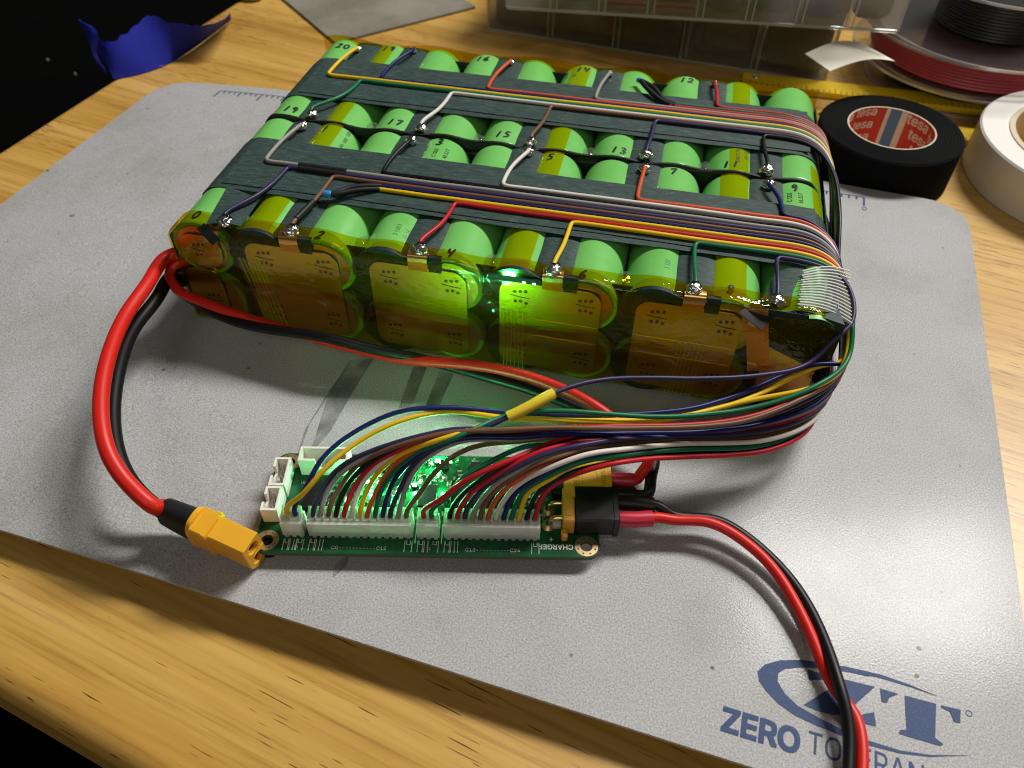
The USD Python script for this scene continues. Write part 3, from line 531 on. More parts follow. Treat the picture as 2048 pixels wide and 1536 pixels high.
def back_film():
    prof = [(MOD[1] + CL - 1.0, TOPZ + 0.6), (MOD[1] + CL + 0.8, TOPZ - 0.2), (MOD[1] + CL + 1.3, 38), (MOD[1] + CL + 1.3, 1.0)]
    S = smooth_path([(0, y, z) for y, z in prof], 1.2)
    obj("amber_film", sheet(lambda u, v: (-1 + 216.5*u, S[min(int(v*(len(S)-1)+.5), len(S)-1)][1] + 0.5*math.sin(u*40), S[min(int(v*(len(S)-1)+.5), len(S)-1)][2] + (1.0*math.sin(u*31) if v < .1 else 0)), 90, len(S)), KAPTON, pack, smooth=60)
back_film()
# fibre-reinforced clear tape: strips over plates 1, 3 and 4 and at the right corner
def fiber_strip(xt, xb, z1, z0, w, n, y=-1.08):
    t = obj("fibre_tape", sheet(lambda u, v: (xt + (xb - xt)*v + (u-.5)*w, y + 0.05*math.sin(5*v), z1 + (z0 - z1)*v), 4, 8), CLEAR, pack, smooth=40)
    for k in range(n):
        u = (k + .5)/n; obj("fibre", tube(np.array([(xt + (xb - xt)*v + (u-.5)*w*0.9 + 0.15*math.sin(3*v+k), y - 0.10, z1 + (z0-z1)*v) for v in np.linspace(0, 1, 8)]), 0.09, 5), FIBER, t)
a0, a1 = at(526, 545, 33), at(585, 655, 9)
fiber_strip(28.0, 32.0, 32, 2, 10.0, 6); fiber_strip(117.5, 117.5, 27, 1.0, 8.6, 6); fiber_strip(174.5, 173.5, 25, 1.0, 10.5, 7)
def corner_tape():
    A, B_, C_, D_ = at(1608, 540, 44.6), at(1598, 612, 44.2), at(1672, 660, 38.5), at(1655, 560, 44.8)
    A, B_ = A + 0, B_ + 0
    def fn(u, v):
        p = (1-u)*((1-v)*A + v*B_) + u*((1-v)*np.array([218.8, 24, 42.0]) + v*np.array([219.6, 2, 38.0])); p = np.array(p)
        p[2] += 1.9*math.sin(math.pi*u)*0.9; return p
    t = obj("fibre_tape", sheet(fn, 16, 10), CLEAR, pack, smooth=60)
    for k in range(15):
        v = (k + .4)/15; obj("fibre", tube(np.array([np.array(fn(u, v)) + (0, 0, 0.12) for u in np.linspace(-0.03 + 0.03*(k % 2), 0.97, 16)]), 0.24, 6), FIBER, t)
corner_tape()
# green paper patch seen through the corner tape
q = [at(*p, z) for p, z in (((1612,530), 43.4), ((1618,638), 42.2), ((1668,652), 40.0), ((1648,545), 43.8))]
obj("green_patch", sheet(lambda u, v: (1-u)*(1-v)*q[0] + (1-u)*v*q[1] + u*v*q[2] + u*(1-v)*q[3] + np.array([0, 0, 0.9*math.sin(math.pi*u)]), 8, 6, 0.15), GREEN, pack)
# glue beads in the valleys
for k, (x, y) in enumerate([(3*PT, 9), (5*PT, 8.5), (7*PT, 9), (2*PT, MOD[1] + 8), (4*PT, MOD[1] + 9), (6*PT, MOD[1] + 8), (8*PT, MOD[1] + 9)]):
    obj("glue_bead", blob((x, y, 36.2), (3.6, 4.5, 2.6), k + 3, 0.35), GLUE, pack)
# solder joints
JOINT = {}
def joint(name, u, v, z=None, r=2.3, dark=True):
    z = TOPZ + 0.6 if z is None else z; p = at(u, v, z); JOINT[name] = p
    j = obj("solder_joint", blob((p[0], p[1], z), (r, r*0.95, r*0.78), len(JOINT)*1.3, 0.32), SOLDER, pack, smooth=60)
    if dark: obj("flux_spot", blob((p[0] + 0.2, p[1] + 0.9, z + r*0.30), (r*0.72, r*0.6, r*0.5), len(JOINT)*2.1, 0.3, 2), FLUX, j, smooth=60)
for nm, u, v in (("C0",450,443),("C2",583,462),("C4",840,498),("C6",1107,541),("C8",1388,578),("C1",604,252),("C3",823,281),("C5",1056,303),("C7",1289,337),("C9",1538,369),("C19",625,229),("C17",843,257),("C15",1062,284),("C13",1292,311),("C11",1533,342)):
    joint(nm, u, v, r=2.5 if nm in ("C0","C2","C4","C6","C8","C11","C13") else 2.15)
joint("C10", 1553, 602, 42.6)
for nm, u, v in (("C20",716,98),("C18",828,101),("C16",1021,124),("C14",1219,147),("C12",1429,168)): joint(nm, u, v, TOPZ + 0.4, 1.5)
# small glowing pieces placed to give the pack front its green glow
ip = at(1020, 551, 41.2)
glow_back = obj("glow_backing", bx(ip[0] - 7, ip[0] + 10, -1.5, -0.9, 39.0, 41.2, 0.3, 0.1), CHIP, pack)
obj("glow_piece", bx(ip[0] - 2.2, ip[0] + 1.6, -1.3, -1.02, 41.25, 41.9, 0.1, 0.05), LED3, glow_back)
for dx in (4.5, 7.6): obj("glow_piece", bx(ip[0] + dx - 0.45, ip[0] + dx + 0.45, -1.72, -1.52, 39.2, 39.8, 0.1, 0.05), LED4, glow_back)

# ------------------------------------------------------------------ management board
TH = math.radians(11.5); BO = at(512, 1085, 5.0); EX = np.array([math.cos(TH), math.sin(TH), 0]); EY = np.array([-math.sin(TH), math.cos(TH), 0]); BAX = [EX, EY, (0, 0, 1)]
BO = np.array([BO[0], BO[1], 0.0]); BZ = 5.0
def bl(u, v, z=BZ):
    p = at(u, v, z) - BO; return np.array([p @ EX, p @ EY])
def B(m): return xf(m, BAX, BO)
BLEN, BDEP = 94.5, 31.5
board = thing("management_board", BO + EX*BLEN/2 + EY*BDEP/2, "green circuit board with white wire sockets and glowing green lights on the mat", "circuit board")
BF = -3.0
bp = Polygon(rrect(BLEN + 1.0, BDEP - BF, 3.4, 6) + np.array([BLEN/2 + .2, (BDEP + BF)/2]))
holes = [(2.9, BF + 3.8), (BLEN - 2.9, BF + 3.6), (3.6, BDEP - 3.6), (BLEN - 3.6, BDEP - 3.6)]
hp = unary_union([Point(*h).buffer(1.75, 12) for h in holes])
pcb = obj("circuit_board", B(poly(bp.difference(hp), BZ - 1.6, BZ - 0.02)), PCB_EDGE, board, smooth=30)
pads = unary_union([Point(*h).buffer(3.3, 16) for h in holes])
obj("solder_mask", B(poly(bp.buffer(-0.05).difference(pads), BZ - 0.02, BZ + 0.03)), PCB, pcb, smooth=False)
for h in holes:
    via = unary_union([Point(h[0] + 2.55*math.cos(a), h[1] + 2.55*math.sin(a)).buffer(0.28, 5) for a in np.radians(np.arange(0, 360, 45) + 22)])
    obj("mounting_pad", B(poly(Point(*h).buffer(3.25, 16).intersection(bp).difference(Point(*h).buffer(1.72, 12)).difference(via), BZ - 0.02, BZ + 0.05)), GOLD_PAD, pcb, smooth=False)
    obj("standoff", B(xf(lathe([(0.01, 0), (2.6, 0), (2.6, 3.4), (0.01, 3.4)], 16), None, (h[0], h[1], 0))), BLACK_NYLON if h != holes[1] else NYLON, board)
# wire sockets along the front edge
PLUG = {}
def header(a0, a1, b0, npin, name="wire_socket"):
    ms = [box12(a0, a1, b0, b0 + 0.8, BZ + 0.9, BZ + 5.6), box12(a0, a1, b0 + 3.9, b0 + 4.7, BZ + 0.9, BZ + 6.2), box12(a0, a0 + 0.75, b0 + 0.8, b0 + 3.9, BZ + 0.9, BZ + 6.0), box12(a1 - 0.75, a1, b0 + 0.8, b0 + 3.9, BZ + 0.9, BZ + 6.0), box12(a0 + .75, a1 - .75, b0 + 0.8, b0 + 3.9, BZ + 0.9, BZ + 1.8)]
    pitch = 2.0; s = (a0 + a1)/2 - pitch*(npin - 1)/2
    for k in range(npin + 1):
        x = s + (k - 0.5)*pitch; ms.append(box12(max(a0 + .01, x - 0.5), min(a1 - .01, x + 0.5), b0 + 0.02, b0 + 0.9, BZ + 0.05, BZ + 0.9)); ms.append(box12(max(a0 + .01, x - 0.4), min(a1 - .01, x + 0.4), b0 + 3.8, b0 + 4.68, BZ + 0.05, BZ + 0.9))
    return obj(name, B(cat_([tm(m) for m in ms])), NYLON, board, smooth=False)
BLOCKS = {"T1": (7.4, 13.3, 2), "A": (14.6, 43.4, 13), "T2": (44.6, 50.7, 2), "B": (52.0, 78.6, 12)}
B0 = 1.9
for nm, (a0, a1, n) in BLOCKS.items():
    header(a0, a1, B0, n); s = (a0 + a1)/2 - 1.0*(n - 1)*2.12/2
    PLUG[nm] = [BO + EX*(s + 2.12*k) + EY*(B0 + 2.6) + np.array([0, 0, BZ + 6.5]) for k in range(n)]
# empty sockets: two up the left edge, one along the back edge
def empty_header(o, along, across, L, D, npin, h=5.8):
    A = [np.array(along, float), np.array(across, float), np.array([0, 0, 1.0])]
    t = 0.7; ms = [box12(0, L, 0, t, 0, h), box12(0, L*0.34, D - t, D, 0, h), box12(L*0.66, L, D - t, D, 0, h), box12(L*.34, L*.66, D - t, D, 0, h*0.45), box12(0, t, t, D - t, 0, h), box12(L - t, L, t, D - t, 0, h), box12(t, L - t, t, D - t, 0, 1.0)]
    hd = obj("wire_socket", B(xf(cat_(ms), A, (*o, BZ + 0.05))), NYLON_PLAIN, board, smooth=False)
    for k in range(npin):
        x = L/2 + (k - (npin-1)/2)*2.0; obj("pin", B(xf(bx(x - .25, x + .25, D/2 - .25, D/2 + .25, 0.8, 4.6, .1, .08), A, (*o, BZ + 0.05))), TIN, hd)
p0 = bl(541, 1052); p1 = bl(556, 985); p2 = bl(606, 938)
empty_header((p0[0] - 0.2, 7.4), (0, 1, 0), (-1, 0, 0), 8.4, 4.6, 3) if False else empty_header((5.4, 6.8), (0, 1, 0), (-1, 0, 0), 8.2, 4.7, 3)
empty_header((5.8, 15.4), (0, 1, 0), (-1, 0, 0), 10.0, 4.7, 4)
empty_header((22.7, 28.6), (-1, 0, 0), (0, -1, 0), 14.5, 5.2, 5, 7.0)
# chips and other pieces
def chip(a, b, w, d, h=1.2, m=CHIP, name="chip", legs=0):
    c = obj(name, B(bx(a - w/2, a + w/2, b - d/2, b + d/2, BZ + 0.08, BZ + h, 0.25, 0.12)), m, board)
    if legs:
        ms = []
        for k in range(legs):
            x = a - w/2 + w*(k + .5)/legs
            for s in (-1, 1): ms.append(box12(x - .18, x + .18, *sorted((b + s*d/2, b + s*(d/2 + 0.8))), BZ + 0.04, BZ + 0.3))
        obj("chip_legs", B(cat_(ms)), TIN, c, smooth=False)
    return c
def inductor(a, b, w):
    obj("inductor", B(xf(slab(w, w, BZ + 0.06, BZ + 3.6, 1.6, 0.4, n=5), None, (a, b, 0))), CHIP, board)
chip(14.5, 15.0, 7.5, 9.5, 2.0, legs=8); chip(33.5, 14.0, 5, 4, 1.0, legs=5); chip(46.3, 16.0, 5.2, 7.6, 1.3, legs=6); chip(23.0, 18.5, 5, 4, 1.0, legs=5); inductor(57.5, 16.0, 9.0); inductor(69.0, 19.5, 9.5); chip(30.5, 27.5, 9, 5, 1.4, BLUE_CHIP if False else CHIP); chip(50.5, 27.0, 2.6, 2.2, 2.4); chip(82, 23.5, 6, 5, 1.4, legs=4); chip(61, 26.5, 6, 4, 1.2, legs=4); chip(77, 12.5, 4, 3.5, 1.0, legs=3); chip(40.2, 21.5, 4, 3.2, 1.0, legs=4); chip(83.5, 7.5, 2.4, 3.0, 1.6, NYLON, "resistor")
small, ends, pins_ = [], [], []
occupied = [(7.0, 7.4, 80.0)]
for k in range(300):
    a, b = NP.uniform(9, BLEN - 13), NP.uniform(8.0, BDEP - 1.5)
    if a < 26 and b > 20: continue
    hz = NP.random() < 0.5; w, d = (1.1, 0.6) if hz else (0.6, 1.1); big = NP.random() < 0.15; f_ = 1.6 if big else 1.0
    small.append(box12(a - w*f_/2*.6, a + w*f_/2*.6, b - d*f_/2*.95, b + d*f_/2*.95, BZ + 0.04, BZ + 0.5*f_) if hz else box12(a - w*f_/2*.95, a + w*f_/2*.95, b - d*f_/2*.6, b + d*f_/2*.6, BZ + 0.04, BZ + 0.5*f_))
    for s in (-1, 1):
        da, db = (s*w*f_*0.45, 0) if hz else (0, s*d*f_*0.45)
        ends.append(box12(a + da - 0.22*f_, a + da + 0.22*f_, b + db - 0.27*f_, b + db + 0.27*f_, BZ + 0.035, BZ + 0.52*f_))
obj("surface_components", B(cat_(small)), CERAMIC, board, smooth=False, kind="stuff"); obj("solder_ends", B(cat_(ends)), TIN, board, smooth=False, kind="stuff")
for k, (u, v, m, s) in enumerate(((875, 919, LED, 0.9), (898, 921, LED2, 0.9), (829, 968, LED, 0.7), (735, 962, LED, 0.7), (712, 985, LED2, 0.6), (760, 985, LED2, 0.7), (742, 990, LED2, 0.6), (690, 1000, LED2, 0.5), (790, 1000, LED2, 0.6), (855, 1005, LED2, 0.5), (655, 1000, LED2, 0.4), (885, 985, LED2, 0.5))):  # most soft ones are unseen, placed behind the plugs to make them glow
    zt = BZ + (2.2 if m is LED else 0.75); p = bl(u, v, zt); obj("green_light", B(bx(p[0] - s*.8, p[0] + s*.8, p[1] - s*.5, p[1] + s*.5, zt - .7, zt, .2, .1)), m, board)
    if m is LED: obj("led_base", B(bx(p[0] - s, p[0] + s, p[1] - s*.7, p[1] + s*.7, BZ + .05, zt - .72, .2, .1)), CHIP, board)
# white lettering and lines on the board
silk = []
def sline(a0, b0, a1, b1, w=0.16): silk.append(poly(LineString([(a0, b0), (a1, b1)]).buffer(w/2, cap_style=2), BZ + 0.03, BZ + 0.06))
for nm, (a0, a1, n) in BLOCKS.items():
    for k, x in enumerate((a0 + 0.2, a0 + 1.6, a0 + 2.0, a0 + 3.0, a0 + 3.9)): sline(x, -2.2, x, 1.4)
    for x in (a1 - 2.2, a1 - 0.2): sline(x, -2.2, x, 1.4)
    for x in (a0 + 1.0, a1 - 1.2): sline(x - .5, 0.2, x - .5, 1.4); sline(x + .5, 0.2, x + .5, 1.4); sline(x - .5, 0.2, x + .5, 0.2)
for k in range(4): sline(0.6, 7.5 + k*5, 4.4, 7.5 + k*5)
silk.append(xf(text("C0-----------C12", 1.05, 0.03), None, (21.0, -1.7, BZ + 0.03))); silk.append(xf(text("C13----------C24", 1.05, 0.03), None, (58.0, -1.7, BZ + 0.03)))
for s, a in (("T1", 10.6), ("T2", 47.2)): silk.append(xf(text(s, 0.75, 0.03), None, (a, -1.5, BZ + 0.03)))
silk.append(xf(text("CHARGER", 1.5, 0.03, True), [[-1, 0, 0], [0, -1, 0], [0, 0, 1]], (88.0, 0.9, BZ + 0.03))); silk.append(xf(text("+", 1.9, 0.03), None, (81.0, 1.8, BZ + 0.03)))
for s, a, b in (("TX RX", 45.0, 23.0), ("L7 C7", 52.5, 21.5), ("U4", 38.0, 12.5), ("R12", 54.0, 11.0), ("U2", 8.5, 20.2), ("1C81", 51.2, 8.4)): silk.append(xf(text(s, 0.8, 0.03), None, (a, b, BZ + 0.03)))
sline(43.95, 0.6, 43.95, 7, 0.25); sline(51.3, 0.6, 51.3, 7, 0.25); sline(79.6, 8, 79.6, 11)
obj("silkscreen_print", B(cat_(silk)), SILK, pcb, smooth=False)
# charger socket: orange shell lying on the board with two bent gold pins
cs = bl(1125, 1075, BZ + 2); ca = bl(1128, 1060, BZ)[0]
CA0, CB0 = 84.9, 4.2
mqa = bl(1127, 961, BZ + 6.6)
sock = obj("charger_socket", [B(bx(CA0, CA0 + 3.4, CB0 + 0.2, CB0 + 11.4, BZ + 0.2, BZ + 6.6, 0.4, 0.3)), B(bx(CA0 - .4, CA0 + 1.5, CB0 - 2.4, CB0 + 0.4, BZ + 0.1, BZ + 3.0, 0.6, 0.4)), B(bx(CA0 - .4, CA0 + 1.5, CB0 + 11.0, CB0 + 13.2, BZ + 0.1, BZ + 3.0, 0.6, 0.4)), B(bx(CA0 + 0.7, CA0 + 2.8, CB0 + 2.0, CB0 + 9.4, BZ + 6.45, BZ + 6.8, 0.4, 0.1))], XT_ORANGE, board)
for bb in (CB0 + 3.2, CB0 + 8.2):
    S = smooth_path([(CA0 + .2, bb, BZ + 3.6), (CA0 - 1.6, bb, BZ + 3.6), (CA0 - 3.0, bb - .1, BZ + 3.0), (CA0 - 3.7, bb - .2, BZ + 1.6), (CA0 - 3.8, bb - .2, BZ - 0.4)], 0.4)
    obj("gold_pin", B(tube(S, 0.8, 12)), GOLD, sock); obj("pin_pad", B(xf(lathe([(0.8, 0), (2.0, 0), (1.5, 0.5), (0.8, 0.9)], 16, True), None, (CA0 - 3.8, bb - .2, BZ + 0.05))), GOLD_PAD, sock)
chip(mqa[0] - 1.6, mqa[1], 2.6, 8.0, 6.0, BLACK_NYLON, "lead_socket")

# ------------------------------------------------------------------ power connectors
def prism(sec, x0, x1, s0=1.0, s1=None):
    """section (y, z) extruded along x"""
    s1 = s0 if s1 is None else s1; sec = np.array(sec, float)
    return rings([np.c_[np.full(len(sec), x), sec*s] for x, s in ((x0, s0), (x1, s1))])
XTSEC = [(-4.1, -8.0), (4.1, -8.0), (4.1, 5.2), (1.6, 8.0), (-1.6, 8.0), (-4.1, 5.2)]
def rsec(sec, r=0.5): 
    p = Polygon(sec).buffer(-r).buffer(r, 4).exterior.coords[:-1]; p = np.array(p); return p if Polygon(p).exterior.is_ccw else p[::-1]
def fixn(p, n=40):
    ls = LineString(list(p) + [p[0]]); return np.array([ls.interpolate(t, normalized=True).coords[0] for t in np.linspace(0, 1, n, endpoint=False)])
def to_man(m):
    m = trimesh.Trimesh(m.vertices, m.faces); m.fix_normals()
    return manifold3d.Manifold(manifold3d.Mesh(np.asarray(m.vertices, np.float32), np.asarray(m.faces, np.uint32)))
def female_shell():
    s = fixn(rsec(XTSEC, 0.5), 60)
    def lev(x, k): return np.c_[np.full(len(s), x), s*np.array(k)]
    body = rings([lev(8.3, (.97, .985)), lev(8.6, (1, 1)), lev(21.7, (1, 1)), lev(22.0, (.96, .985))])
    el = np.array([(4.9*math.copysign(abs(math.cos(a))**0.7, math.cos(a)), 8.7*math.copysign(abs(math.sin(a))**0.7, math.sin(a))) for a in np.linspace(0, 2*math.pi, 60, endpoint=False)])
    grip = rings([np.c_[np.full(60, x), el*k] for x, k in ((0, .98), (0.4, 1.10), (1.9, 1.10), (2.3, .98))])
    g2 = rings([lev(2.0, (1.14, 1.06)), lev(6.6, (1.14, 1.06)), lev(6.7, (1.24, 1.12)), lev(8.4, (1.24, 1.12)), lev(8.7, (1.0, 1.0))])
    m = to_man(body) + to_man(grip) + to_man(g2)
    for z in (-3.9, 3.3): m = m - to_man(cyl((13, 0, z), (23, 0, z), 2.55, 24))
    m = m - to_man(xf(box12(20.6, 23, -4.5, 1.2, -0.75, 0.25)))
    return m
shell = female_shell()
pin_in = [lathe([(1.6, 0), (2.35, 0), (2.35, 6.6), (1.6, 6.6)], 20, True)]
a_ = np.array([27.1, -5.3, -2.2]); a_ /= np.linalg.norm(a_); hh = np.array([0.19, 0.98, 0]); hh -= a_*(hh @ a_); hh /= np.linalg.norm(hh); up_ = np.cross(a_, hh); PH = math.radians(8)
w_ = hh*math.cos(PH) + up_*math.sin(PH); u_ = np.cross(a_, w_)          # w: thickness, u: upward width
XO = at(398, 1053, 9.0)
AX = [a_, w_, -u_]                                             # flat face up, pointed face to the mat
AX = [a_*0.84, -w_*0.84, -u_*0.84]
pl_base = at(338, 1030, 10)
lead = thing("power_lead", (XO[0], XO[1], 0), "thick red and black lead ending in a yellow two-hole plug", "power lead")
px_ = obj("plug_shell", xf(shell, AX, XO), XT, lead, smooth=25)
for z in (-3.9, 3.3):
    g = xf(pin_in[0], [[0, 1, 0], [0, 0, 1], [1, 0, 0]], (14.2, 0, z)); obj("gold_socket", xf(g, AX, XO), GOLD, px_)
    g = xf(trimesh.creation.cylinder(2.5, 0.4, sections=20), [[0, 1, 0], [0, 0, 1], [1, 0, 0]], (13.4, 0, z)); obj("hole_bottom", xf(g, AX, XO), DARK_HOLE, px_)
el = lambda x, a, b: np.c_[np.full(36, x), [(a*math.cos(t), b*math.sin(t)) for t in np.linspace(0, 2*math.pi, 36, endpoint=False)]]
obj("heat_shrink", xf(rings([el(-12.6, 3.9, 6.2), el(-12.3, 4.3, 6.7), el(-8, 4.6, 7.5), el(-2, 4.9, 8.5), el(0.8, 5.0, 8.9), el(1.3, 4.8, 8.6)]), AX, XO), SHRINK, lead, smooth=60)
def PX(l): return [at(u, v, z) for u, v, z in l]
redp = [np.array([2.0, 4, 27]), np.array([-4.5, 0.5, 26])] + PX([(300,560,27),(255,625,28),(218,710,29),(202,800,28),(213,895,25),(255,965,20),(312,1015,15)]) + [XO - a_*11.5 + u_*2.6, XO - a_*7 + u_*2.6]
blkp = [np.array([2.0, 4, 18]), np.array([-5.0, 0.0, 18])] + PX([(318,590,18),(272,650,19),(238,735,20),(226,830,19),(240,920,17),(280,985,13)]) + [XO - a_*11.5 - u_*2.6, XO - a_*7 - u_*2.6]
obj("red_cable", tube(smooth_path(redp, 1.5), 2.25, 18), RED_SIL, lead, smooth=60); obj("black_cable", tube(smooth_path(blkp, 1.5), 2.2, 18), BLACK_SIL, lead, smooth=60)
# second lead: from the pack along its front to the board
blead = thing("board_lead", at(600, 690, 0), "red and black cable pair running in front of the pack to the yellow board plug", "power cable")
XB = BO + EX*88.8 + EY*18.0 + np.array([0, 0, BZ + 8.2])
mq = bl(1127, 961, BZ + 6.6); mm_ = BO + EX*mq[0] + EY*mq[1] + np.array([0, 0, BZ + 3.9]); KB = 0.68
rp = [np.array([2.0, 3, 24]), np.array([-3.6, -1.6, 22])] + PX([(352,575,19),(395,600,18),(455,622,17),(520,644,15),(590,664,14),(660,684,13),(730,702,12),(810,719,12),(900,726,13),(1000,739,15),(1100,768,16),(1190,812,16),(1255,860,14)])
sec_w, sec_h = 16.4, 8.2
ye = mm_ + EX*20.5*KB
rp = rp[:-1] + PX([(1240,848,14),(1278,878,13.5),(1297,906,12.5),(1296,928,11.5),(1284,945,10)]) + [ye + EX*7.2 + EY*2.5, ye + EX*5 + EY*2.5, ye - EX*1 + EY*2.5]
kp = [np.array([2.0, 3, 15]), np.array([-3.2, -2.4, 16])] + PX([(372,592,16),(430,626,15),(500,651,15),(580,664,16),(660,677,17),(740,697,15),(820,713,13),(890,730,11),(980,755,11),(1070,782,11),(1160,818,11),(1240,856,11)])
kp = kp[:-1] + PX([(1230,848,11),(1284,882,10),(1308,918,9),(1302,955,9)]) + [ye + EX*10 - EY*2.6, ye + EX*5 - EY*2.5, ye - EX*1 - EY*2.5]
obj("red_cable", tube(smooth_path(rp, 1.5), 1.7, 16), RED_SIL, blead, smooth=60); obj("black_cable", tube(smooth_path(kp, 1.5), 1.7, 16), BLACK_SIL, blead, smooth=60)
for bb, m in ((2.5, RED_SHRINK), (-2.5, BLACK_SIL)): obj("heat_shrink", tube(np.array([ye - EX*0.5 + EY*bb, ye + EX*0.2 + EY*bb, ye + EX*6.6 + EY*bb, ye + EX*6.9 + EY*bb]), [2.15, 2.2, 2.1, 1.9], 18), m, blead)
ysec = fixn(rsec([(-8.2, -4.1), (8.2, -4.1), (8.2, 4.1), (-8.2, 4.1)], 0.6), 48)
nose = rings([np.c_[np.full(48, x), ysec*np.array(k) + np.array(o)] for x, k, o in ((0, (.62, .98), (-2.6, 0)), (6.0, (1, 1), (0, 0)), (14.0, (1, 1), (0, 0)), (14.01, (1.03, 1.06), (0, 0)), (19.0, (1.03, 1.06), (0, 0)), (19.01, (1.06, 1.09), (0, 0)), (20.3, (1.06, 1.09), (0, 0)), (20.5, (1.0, 1.0), (0, 0)))])
KAX = [np.array(q_)*KB for q_ in BAX]
bplug = obj("plug_shell", xf(nose, KAX, mm_), XT, blead, smooth=25)
tx = [xf(text("XT60", 2.4, 0.18), [[0, -1, 0], [1, 0, 0], [0, 0, 1]], (4.3, 5.0, 4.02)), xf(text("Amass", 2.6, 0.18), [[0, 1, 0], [-1, 0, 0], [0, 0, 1]], (17.9, -4.2, 4.28)), box12(7.9, 8.15, -7.5, 7.5, 4.02, 4.14)]
XT_D = mat("yellow_nylon_mark", (0.52, 0.25, 0.012), 0.5)
obj("raised_lettering", xf(cat_([tm(t) for t in tx]), KAX, mm_), XT_D, bplug, smooth=False)
obj("clip", xf(bx(9.5, 12.2, -9.0, -8.0, -2.2, 0.2, .2, .1), KAX, mm_), XT, bplug)
# charger lead
clead = thing("charger_lead", BO + EX*98 + EY*9, "red and black lead with black plug, running off the bottom of the photo", "power cable")
cm = BO + EX*(CA0 + 3.6) + EY*(CB0 + 5.8) + np.array([0, 0, BZ + 3.7])
csec = fixn(rsec([(-6.0, -3.6), (6.0, -3.6), (6.0, 3.6), (-6.0, 3.6)], 0.7), 40)
obj("plug_shell", xf(rings([np.c_[np.full(40, x), csec*k] for x, k in ((0, 1.0), (10.5, 1.0), (10.51, 1.07), (11.8, 1.07), (12.0, 1.02))]), BAX, cm), BLACK_NYLON, clead, smooth=25)
ce = cm + EX*12
ck = [ce - EX*1 + EY*2.8, ce + EX*6 + EY*2.7, ce + EX*12 + EY*1.8] + PX([(1345,1030,7),(1420,1038,6),(1490,1072,5),(1560,1135,4),(1612,1205,4),(1652,1290,5),(1680,1375,6),(1697,1450,5),(1697,1540,4),(1690,1640,3.5)])
cr_ = [ce - EX*1 - EY*2.8, ce + EX*6 - EY*2.8, ce + EX*11 - EY*2.0] + PX([(1350,1040,8),(1410,1043,8),(1475,1073,7),(1540,1130,6),(1590,1205,5),(1630,1290,4),(1668,1375,3),(1706,1425,3),(1722,1475,3.2),(1724,1540,3.2),(1715,1640,3.2)])
obj("black_cable", tube(smooth_path(ck, 1.5), 1.5, 16), BLACK_SIL, clead, smooth=60); obj("red_cable", tube(smooth_path(cr_, 1.5), 1.5, 16), RED_SIL, clead, smooth=60)
obj("heat_shrink", tube(smooth_path([ce + EY*2.8, ce + EX*5 + EY*2.75, ce + EX*9.5 + EY*2.3], 1), [2.35]*9, 16) if False else tube(np.array([ce + EY*2.8, ce + EX*5 + EY*2.75, ce + EX*10.5 + EY*2.1]), 2.25, 16), BLACK_SIL, clead); obj("heat_shrink", tube(np.array([ce - EY*2.8, ce + EX*5 - EY*2.8, ce + EX*9.6 - EY*2.3]), 2.3, 16), RED_SHRINK, clead)

# ------------------------------------------------------------------ balance harnesses: plug + wires from the board up to the solder joints
RW = 0.72
def plug_body(nm, path):
    a0, a1, n = BLOCKS[nm]
    lo = [box12(a0 + 0.82, a1 - 0.82, B0 + 0.85, B0 + 3.85, BZ + 1.9, BZ + 6.6), box12(a0 + 0.1, a1 - 0.1, B0 - 0.12, B0 + 0.9, BZ + 5.65, BZ + 6.8)]
    pb = obj("plug_body", B(cat_(lo)), NYLON, path, smooth=False)
    s = np.array(PLUG[nm]); top = []
    hi = [box12(a0 + 0.3, a1 - 0.3, B0 + 0.85, B0 + 4.3, BZ + 6.62, BZ + 7.3)]
    loc = [((p - BO) @ EX) for p in s]; edges = [a0 + 0.3] + [(loc[k] + loc[k+1])/2 for k in range(len(loc) - 1)] + [a1 - 0.3]
    for x in edges: hi.append(box12(max(a0 + .3, x - 0.16), min(a1 - .3, x + 0.16), B0 + 0.9, B0 + 4.2, BZ + 7.31, BZ + 8.6))
    hi.append(box12(a0 + 0.3, a1 - 0.3, B0 + 4.0, B0 + 4.3, BZ + 7.31, BZ + 9.2))
    obj("wire_guide", B(cat_(hi)), NYLON_CLEAR, path, smooth=False)
HN = {"T1": ("yellow and blue sensor wire pair in the leftmost white two-pin plug on the board", "sensor lead"), "A": ("thirteen-wire bundle from the long white plug on the left half of the board", "wire harness"),
      "T2": ("red and green sensor wire pair in the white two-pin plug between the long plugs", "sensor lead"), "B": ("twelve-wire bundle from the long white plug on the right half of the board", "wire harness")}
HP = {}
for nm in BLOCKS:
    c = np.mean(PLUG[nm], axis=0); HP[nm] = thing("sensor_lead" if nm[0] == "T" else "balance_harness", (c[0], c[1], BZ), HN[nm][0], HN[nm][1], "wire sets plugged into the board"); plug_body(nm, HP[nm])
A_first = [(650,968,19),(705,920,25),(800,882,30),(900,856,31),(1000,850,30),(1100,848,29),(1300,848,26),(1500,824,25),(1640,762,28)]
A_last = [(813,980,19),(837,934,25),(880,899,29),(945,882,29),(1030,880,28),(1100,872,27),(1300,868,23),(1500,856,21),(1652,798,21)]
B_first = [(925,990,19),(960,960,24),(1010,928,27),(1070,902,28),(1150,880,27),(1230,872,25),(1350,864,21),(1500,858,18),(1645,806,18)]
B_last = [(1085,990,18),(1115,966,21),(1150,949,23),(1190,936,24),(1240,926,23),(1290,919,21),(1390,910,17),(1500,908,13),(1605,868,11)]
colA = ["purple","grey","brown","black","red","white","yellow","orange","green","blue","purple","grey","brown"]; colB = ["black","red","purple","grey","brown","orange","white","blue","green","yellow","black","red"]
